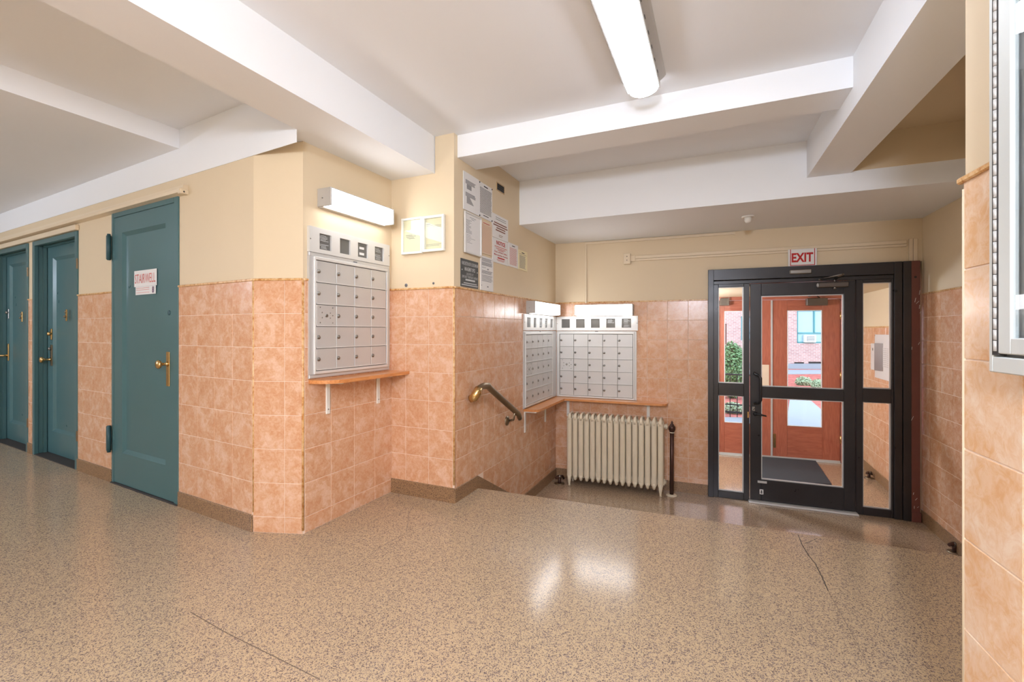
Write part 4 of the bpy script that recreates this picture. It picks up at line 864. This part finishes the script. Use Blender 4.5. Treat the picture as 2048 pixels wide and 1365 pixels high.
# marks on the door
a, b = fx(1515), fx(1533.5); mk = MB().box(a, b, -dF-.0095, -dF-.008, fz(1524, 966.5), fz(1524, 962), 0); t.part('maker_label', mk, 'silver', parent=lf)
a, b = fx(1519), fx(1526.5); z1_, z0_ = fz(1522, 979), fz(1522, 988.5)
t.part('sticker', MB().box(a, b, -dF-.0095, -dF-.008, z0_, z1_), 'paper', parent=lf)
t.part('sticker_mark', MB().box(a+.008, b-.008, -dF-.0105, -dF-.0095, z0_+.008, z0_+.02).lathe(((a+b)/2, -dF-.0095, z1_-.016), (0, -1, 0), [(0, .008), (.001, .008)], 8), 'ink_black', parent=lf)
# brown post
a, b = PF.U(1822, .05)[0], PF.U(1841, .05)[0]; zp = fz(1830, 521, .05)
o = MB().box(a, b, -.05, .05, LOW+.08, zDt, .004); t = struct_thing('trim_1', PF, a, 0, LOW)
t.part('steel_post', o, 'brown_steel'); t.part('base_block', MB().box(a+.004, b+.006, -.06, .05, LOW, LOW+.085, .004), 'brown_steel')
hu, hz_ = PF.uz(1831, 554.5, .05); t.part('bolt_hole', MB().lathe((hu, -.0502, hz_), (0, -1, 0), [(0, .010), (.001, .009)], 10), 'black')
mb = MB()
for x, y in ((1838, 590), (1829, 605), (1832, 608), (1838, 618), (1836, 690), (1826, 990), (1830, 1001), (1834, 1016), (1828, 1018), (1839, 627), (1823, 700), (1822, 842)):
    u, z = PF.uz(x, y, .05); l = .01+.03*random.random(); k = random.random()*.02; mb.quad((u, -.0508, z), (u+.003, -.0508, z), (u+.003+k, -.0508, z+l), (u+k, -.0508, z+l))
t.part('paint_chips', mb, 'paper', kind='stuff')
# exit sign
q = [PF.uz(x, y, .03) for x, y in ((1576.5, 500), (1634, 496), (1634.6, 531.8), (1577.5, 535.5))]
u0, u1 = q[0][0], q[1][0]; z1 = (q[0][1]+q[1][1])/2; z0 = (q[2][1]+q[3][1])/2
t = Thing('exit_sign', PF, u0, 0, z0, 'white sign reading EXIT in red capitals above the glass door', 'sign'); t.r = (u0, u1, z0, z1); t.d = .03
t.part('panel', MB().box(u0, u1, -.030, -.022, z0, z1, .002), 'paper'); k = .008
t.part('border', MB().box(u0+k*2, u0+k*2+.006, -.031, -.030, z0+k*1.5, z1).box(u1-k*2-.006, u1-k*2, -.031, -.030, z0+k*1.5, z1).box(u0+k*2, u1-k*2, -.031, -.030, z0+k*1.5, z0+k*1.5+.006), 'ink_red')
words(t, 'EXIT', .12, .87, .22, .74, 'ink_red', .035)
t.part('spacer', MB().box(u0+.03, u1-.03, -.022, 0, z0+.03, z1-.03), 'paper')
# ------------------------------------------------------------------ vestibule
va, vb = PV.U(1425)[0], PV.U(1700)[0]
PGV = Plane(PG.W(-3.2, 0), PG.W(0, 0))                     # continuation of the right hand wall beyond the entrance
gz = 1.25; GL = 3.2
wv = wall('wall_vestibule', PGV, .3, GL-.16, LOW-.05, 2.5, cap=gz, tz=LOW+.10, uref=PGV.U(1760)[0], tu=(.6, GL-.16), thick=.1)
baseboard('baseboard_vestibule', PGV, [(.6, GL-.16)], .105, LOW)
lw0 = PV.W(va-1.1, 0); lw1 = PF.W(uD0-1.0, .14); pl = Plane(lw0, lw1)
if pl.n.dot(Vector((1, 0))) > 0: pl.n = -pl.n; pl.m = Matrix(((pl.u.x, pl.n.x, 0, lw0.x), (pl.u.y, pl.n.y, 0, lw0.y), (0, 0, 1, 0), (0, 0, 0, 1)))
o = obj('wall_vestibule_left', MB().box(0, (lw1-lw0).length, 0, .1, LOW-.05, 2.5), 'cream'); o.matrix_world = pl.m; o['kind'] = 'structure'
VC = 1.66
slab('ceiling_vestibule', [tuple(PF.W(uD0-1.1, .145)), tuple(PF.W(LF+.3, .145)), tuple(PV.W(vb+1.2, .12)), tuple(PV.W(va-1.3, .12))], VC, VC+.1, 'cream')
vm = PF.W(uD0-.6, .75)
fill_point('vestibule_fill_lamp', tuple(vm)+(VC-.35,), 60, .10)  # added fill light, hidden left of the glass to brighten the vestibule
# mat
mp = [fpt(1512, 913, LOW), fpt(1631.5, 924, LOW), fpt(1663.4, 970.7, LOW), fpt(1500, 962, LOW)]
solo('floor_mat', WORLD, MB().prism([tuple(p) for p in mp][::-1], LOW+.0005, LOW+.012), 'mat', 'dark grey carpet mat on the vestibule floor behind the glass door', 'mat')
# outer wooden doors
def vx(x, d=0): return PV.U(x, d)[0]
def vz(x, y, d=0): return PV.uz(x, y, d)[1]
zdt = (vz(1500, 602)+vz(1640, 597))/2
wl_ = va-1.4; wr_ = vx(1690)
slabz = MB()
for a, b, p, r in holes_split(wl_, vb+1.2, LOW-.2, 3.2, [(vx(1428), vx(1688), -2, vz(1560, 590))]): slabz.box(a, b, .0, .25, p, r)
o = obj('wall_outer', slabz, 'cream'); o.matrix_world = PV.m; o['kind'] = 'structure'
t = struct_thing('door_5', PV, vx(1428), 0, LOW)
t.part('door_frame', MB().box(vx(1428), vx(1436), -.03, .1, LOW, vz(1560, 590), .003).box(vx(1681.5), vx(1689), -.03, .1, LOW, vz(1560, 590), .003).box(vx(1428), vx(1689), -.03, .1, zdt, vz(1560, 590), .003), 'wood_rail')
zl1, zl0 = (vz(1460, 623.5)+vz(1610, 620))/2, (vz(1468, 846)+vz(1609, 854))/2
def wood_leaf(a, b, ga, gb):
    lf = t.part('leaf', MB().box(a, ga, 0, .045, LOW+.01, zdt-.004, .003).box(gb, b, 0, .045, LOW+.01, zdt-.004, .003), 'wood_door')
    t.part('rail', MB().box(ga, gb, 0, .045, zl1, zdt-.004).box(ga, gb, 0, .045, LOW+.01, zl0), 'wood_rail', parent=lf)
    t.part('bead', MB().box(ga, ga+.008, -.004, .006, zl0, zl1).box(gb-.008, gb, -.004, .006, zl0, zl1).box(ga, gb, -.004, .006, zl1-.008, zl1).box(ga, gb, -.004, .006, zl0, zl0+.008), 'paper', parent=lf)
    t.part('pane', MB().box(ga, gb, .018, .024, zl0, zl1), 'glass', parent=lf)
    t.part('bottom_sweep', MB().box(a, b, -.006, 0, LOW+.004, LOW+.03), 'silver', parent=lf); return lf
ll = wood_leaf(vx(1436.4), vx(1542), vx(1448.7), vx(1516)); lr = wood_leaf(vx(1544.5), vx(1680.5), vx(1574.5), vx(1644))
t.part('astragal', MB().box(vx(1541.5), vx(1545), -.008, 0, LOW+.01, zdt-.01), 'silver')
for y in (632, 752, 880): t.part('hinge', MB().tube([(vx(1681), -.012, vz(1681, y+8)), (vx(1681), -.012, vz(1681, y-8))], .010, 8), 'brass')
t.part('push_plate', MB().box(vx(1546.5), vx(1551.5), -.004, 0, vz(1549, 896), vz(1549, 868), .001), 'brass')
t.part('notice_card', MB().box(vx(1523.5), vx(1538), -.003, 0, vz(1530, 777), vz(1530, 730)), 'paper_orange')
t.part('door_closer', MB().box(vx(1613, .05), vx(1655, .05), -.07, 0, vz(1630, 611.5, .05), vz(1630, 597, .05), .006), 'closer_grey')
t.part('closer_arm', MB().tube([(vx(1615), -.05, vz(1615, 594)), (vx(1624), -.14, vz(1624, 589, .1)), (vx(1636), -.05, vz(1636, 596))], .009, 8), 'steel')
t.part('door_closer', MB().box(vx(1440, .05), vx(1458, .05), -.07, 0, vz(1450, 611.5, .05), vz(1450, 597, .05), .006), 'closer_grey')
t.part('threshold', MB().box(vx(1436), vx(1681), -.03, .12, LOW-.002, LOW+.008), 'silver')
# intercom
def gx(x, d=0): return PGV.U(x, d)[0]
def gzz(x, y, d=0): return PGV.uz(x, y, d)[1]
a, b = gx(1749.5, .01), gx(1784, .01); z1, z0 = (gzz(1749.5, 669.7, .01)+gzz(1782, 669.7, .01))/2, (gzz(1748.5, 756, .01)+gzz(1782, 763, .01))/2
t = Thing('intercom_panel', PGV, a, 0, z0, 'white metal intercom plate with a speaker grille, on the vestibule wall tiles', 'intercom')
t.part('face_plate', MB().box(a, b, -.010, 0, z0, z1, .002), 'silver_plate')
hb0, hb1 = gx(1751, .04), gx(1764, .02); zb1, zb0 = gzz(1757, 687, .03), gzz(1757, 742, .03)
t.part('hood', MB().prism([(hb0, 0-.010), (hb0, -.05), (hb0+.012, -.055), (hb1, -.010)], zb0, zb1, 2), 'steel')
gr = t.part('speaker_grille', MB().box(gx(1764.5, .01), gx(1780, .01), -.011, -.009, gzz(1771, 736, .01), gzz(1771, 696, .01)), 'silver_plate')
g0, g1 = gx(1765.5, .01), gx(1778.5, .01); y1, y0 = gzz(1771, 698, .01), gzz(1771, 734, .01); hm = MB()
for i in range(6):
    for j in range(10):
        uu = g0+(g1-g0)*i/5; z = y0+(y1-y0)*j/9; hm.box(uu-.004, uu+.004, -.0116, -.011, z-.0045, z+.0045)
t.part('grille_holes', hm, 'black', parent=gr, kind='stuff')
for u, z in ((a+.01, z1-.012), (b-.03, z0+.014)): t.part('screw', MB().lathe((u, -.010, z), (0, -1, 0), [(0, .006), (.002, .005)], 8), 'dark_gap')
t = Thing('key_box', PGV, gx(1741), 0, gzz(1745, 741), 'small white metal box fixed beside the intercom plate', 'box')
t.part('case', MB().box(gx(1741.5, .03), gx(1748.3, .03), -.03, 0, gzz(1745, 740, .03), gzz(1745, 687.5, .03), .003), 'silver_plate')
t.part('lock', MB().lathe((gx(1745.5, .03), -.03, gzz(1745, 699, .03)), (0, -1, 0), [(0, .016), (.003, .015), (.004, .006)], 12), 'steel')
# ------------------------------------------------------------------ outdoors
GZ = -.62
gr_ = slab('ground', [tuple(PV.W(-14, .1)), tuple(PV.W(16, .1)), tuple(PV.W(34, 34)), tuple(PV.W(-24, 34))], GZ-.3, GZ, 'mulch')
st_ = slab('trim_2', [tuple(PV.W(va-.6, .1)), tuple(PV.W(vb+.6, .1)), tuple(PV.W(vb+.6, 1.2)), tuple(PV.W(va-.6, 1.2))], GZ, LOW-.01, 'concrete')
def gp(x, y): return tuple(fpt(x, y, GZ))
path = slab('path', [gp(1572, 856), gp(1580, 797), gp(1612, 795), gp(1646, 824), gp(1690, 870)], GZ+.0, GZ+.02, 'concrete')
side = slab('sidewalk', [gp(1360, 752), gp(1700, 748), gp(1700, 740.5), gp(1360, 741.5)], GZ, GZ+.02, 'concrete')
pathl = slab('path', [gp(1440, 862), gp(1440, 836), gp(1580, 838), gp(1580, 862)], GZ, GZ+.015, 'concrete')
# building across the yard
PX = Plane(fpt(1430, 737, GZ), fpt(1700, 739, GZ)); PX = Plane(PX.W(-16, 0), PX.W(1, 0))
t = Thing('apartment_building', PX, 8, 0, GZ, 'pinkish brick building across the yard with teal framed windows', 'building')
def bx(x): return PX.U(x)[0]
def bz(x, y): return PX.uz(x, y)[1]
wins = [(bx(1594), bx(1594)+1.6, bz(1620, 687), bz(1620, 619.5)), (bx(1482), bx(1482)+1.3, bz(1484, 681), bz(1484, 633)), (bx(1449.5), bx(1453.5), bz(1451, 690), bz(1451, 648))]
bas = [(bx(1588.5), bx(1608.5), bz(1598, 735), bz(1598, 725)), (bx(1617), bx(1645), bz(1630, 735), bz(1630, 724))]
mb = MB()
for a, b, p, r in holes_split(0, 40, GZ+.25, 12, wins+bas): mb.box(a, b, 0, .3, p, r)
t.part('brick_wall', mb, 'brick'); t.part('footing', MB().box(0, 40, -.03, .3, GZ-.1, GZ+.25), 'concrete')
for i, (a, b, p, r) in enumerate(wins[:2]):
    f = .07; wn = t.part('window', MB().box(a, b, .04, .12, r-f, r).box(a, b, .04, .12, p, p+f).box(a, a+f, .04, .12, p, r).box(b-f, b, .04, .12, p, r).box((a+b)/2-f/2, (a+b)/2+f/2, .04, .12, p+(r-p)*.3, r).box(a, b, .04, .12, p+(r-p)*.3-f/2, p+(r-p)*.3+f/2), 'win_teal')
    for c, e in ((a+f, (a+b)/2-f/2), ((a+b)/2+f/2, b-f)): t.part('pane', MB().box(c, e, .08, .09, p+(r-p)*.3+f/2, r-f), 'win_glass', parent=wn)
    t.part('pane', MB().box(a+f, b-f, .08, .09, p+f, p+(r-p)*.3-f/2), 'win_glass', parent=wn)
    if i == 0:
        ac = t.part('window_air_conditioner', MB().box(bx(1607.5), bx(1630), -.12, .08, bz(1618, 685.5), bz(1618, 670.5), .02), 'ac_white')
        t.part('grille', MB().box(bx(1611), bx(1626.5), -.13, -.12, bz(1618, 682.5), bz(1618, 673)), 'ink_grey', parent=ac)
        for k in range(3): zz = bz(1618, 681-3*k); t.part('grille_slat', MB().box(bx(1611.5), bx(1626), -.14, -.13, zz-.012, zz+.012), 'ac_white', parent=ac)
a, b, p, r = wins[2]; t.part('window', MB().box(a, b, .04, .1, p, r), 'brown_steel')
for a, b, p, r in bas: t.part('basement_window', MB().box(a, b, .08, .1, p, r), 'dark_gap')
# plants
def bush(c, rx, rz, n, m, name, label, cat, leafs=.09, zc=None, group=None):
    mb = MB(); zc = zc if zc is not None else GZ+rz
    for k in range(n):
        d = Vector((random.gauss(0, 1), random.gauss(0, 1), random.gauss(0, 1))).normalized(); rr = (.35+.65*random.random()**.4)
        p = Vector((c.x+d.x*rx*rr, c.y+d.y*rx*rr, zc+d.z*rz*rr)); a = Vector((random.gauss(0, 1), random.gauss(0, 1), random.gauss(0, .6))).normalized(); b = a.cross(d+Vector((.01, 0, .2))).normalized()
        L = leafs*(.6+.8*random.random()); Wd = L*.28; mb.add([p-a*L/2, p+b*Wd, p+a*L/2, p-b*Wd], [(0, 1, 2, 3)])
    t = Thing(name, WORLD, c.x, c.y, GZ, label, cat, group)
    t.part('foliage', mb, m, kind='stuff'); st = MB()
    for k in range(6):
        a = k*1.05; st.tube([(c.x, c.y, GZ), (c.x+math.cos(a)*rx*.4, c.y+math.sin(a)*rx*.4, zc)], [.02, .008], 6)
    t.part('stems', st, 'pipe_brown', kind='stuff'); return t
c = fpt(1463, 797, GZ); sc_ = F/c.y; bush(c, 30/sc_, .5*(CAMZ+(YH-683)/sc_-GZ), 7000, 'leaf', 'leafy_bush', 'tall green leafy bush outside the left door pane behind the black railing', 'bush', .075)
for (x, y, wpx, hpx, lb) in ((1607, 771, 15, 12, 'pale low shrub in the red mulch, the one nearer the brick building'), (1637, 779, 14, 14, 'pale low shrub in the red mulch by the right edge of the door pane'), (1466, 826, 24, 14, 'pale low shrub just behind the foot of the black railing')):
    c = fpt(x, y, GZ); s_ = F/c.y; bush(c, wpx/s_, hpx/s_*.9, 1300, 'leaf_pale', 'low_shrub', lb, 'shrub', .055, GZ+hpx/s_*.6, 'low shrubs in the mulch')
ra_ = fpt(1405, 831, GZ); rb_ = fpt(1522, 840, GZ); PR = Plane(ra_, rb_); Lr = (rb_-ra_).length
zt = GZ+.92; t = Thing('railing', PR, 0, 0, GZ, 'black iron railing outside beyond the left door pane', 'railing')
t.part('top_rail', MB().box(0, Lr, -.02, .02, zt-.03, zt, .003), 'iron'); t.part('bottom_rail', MB().box(0, Lr, -.012, .012, GZ+.1, GZ+.13), 'iron'); t.part('middle_rail', MB().box(0, Lr, -.012, .012, GZ+.26, GZ+.285), 'iron')
k = 0
while k*.135 < Lr: t.part('baluster', MB().box(k*.135-.008, k*.135+.008, -.008, .008, GZ, zt-.03), 'iron'); k += 1
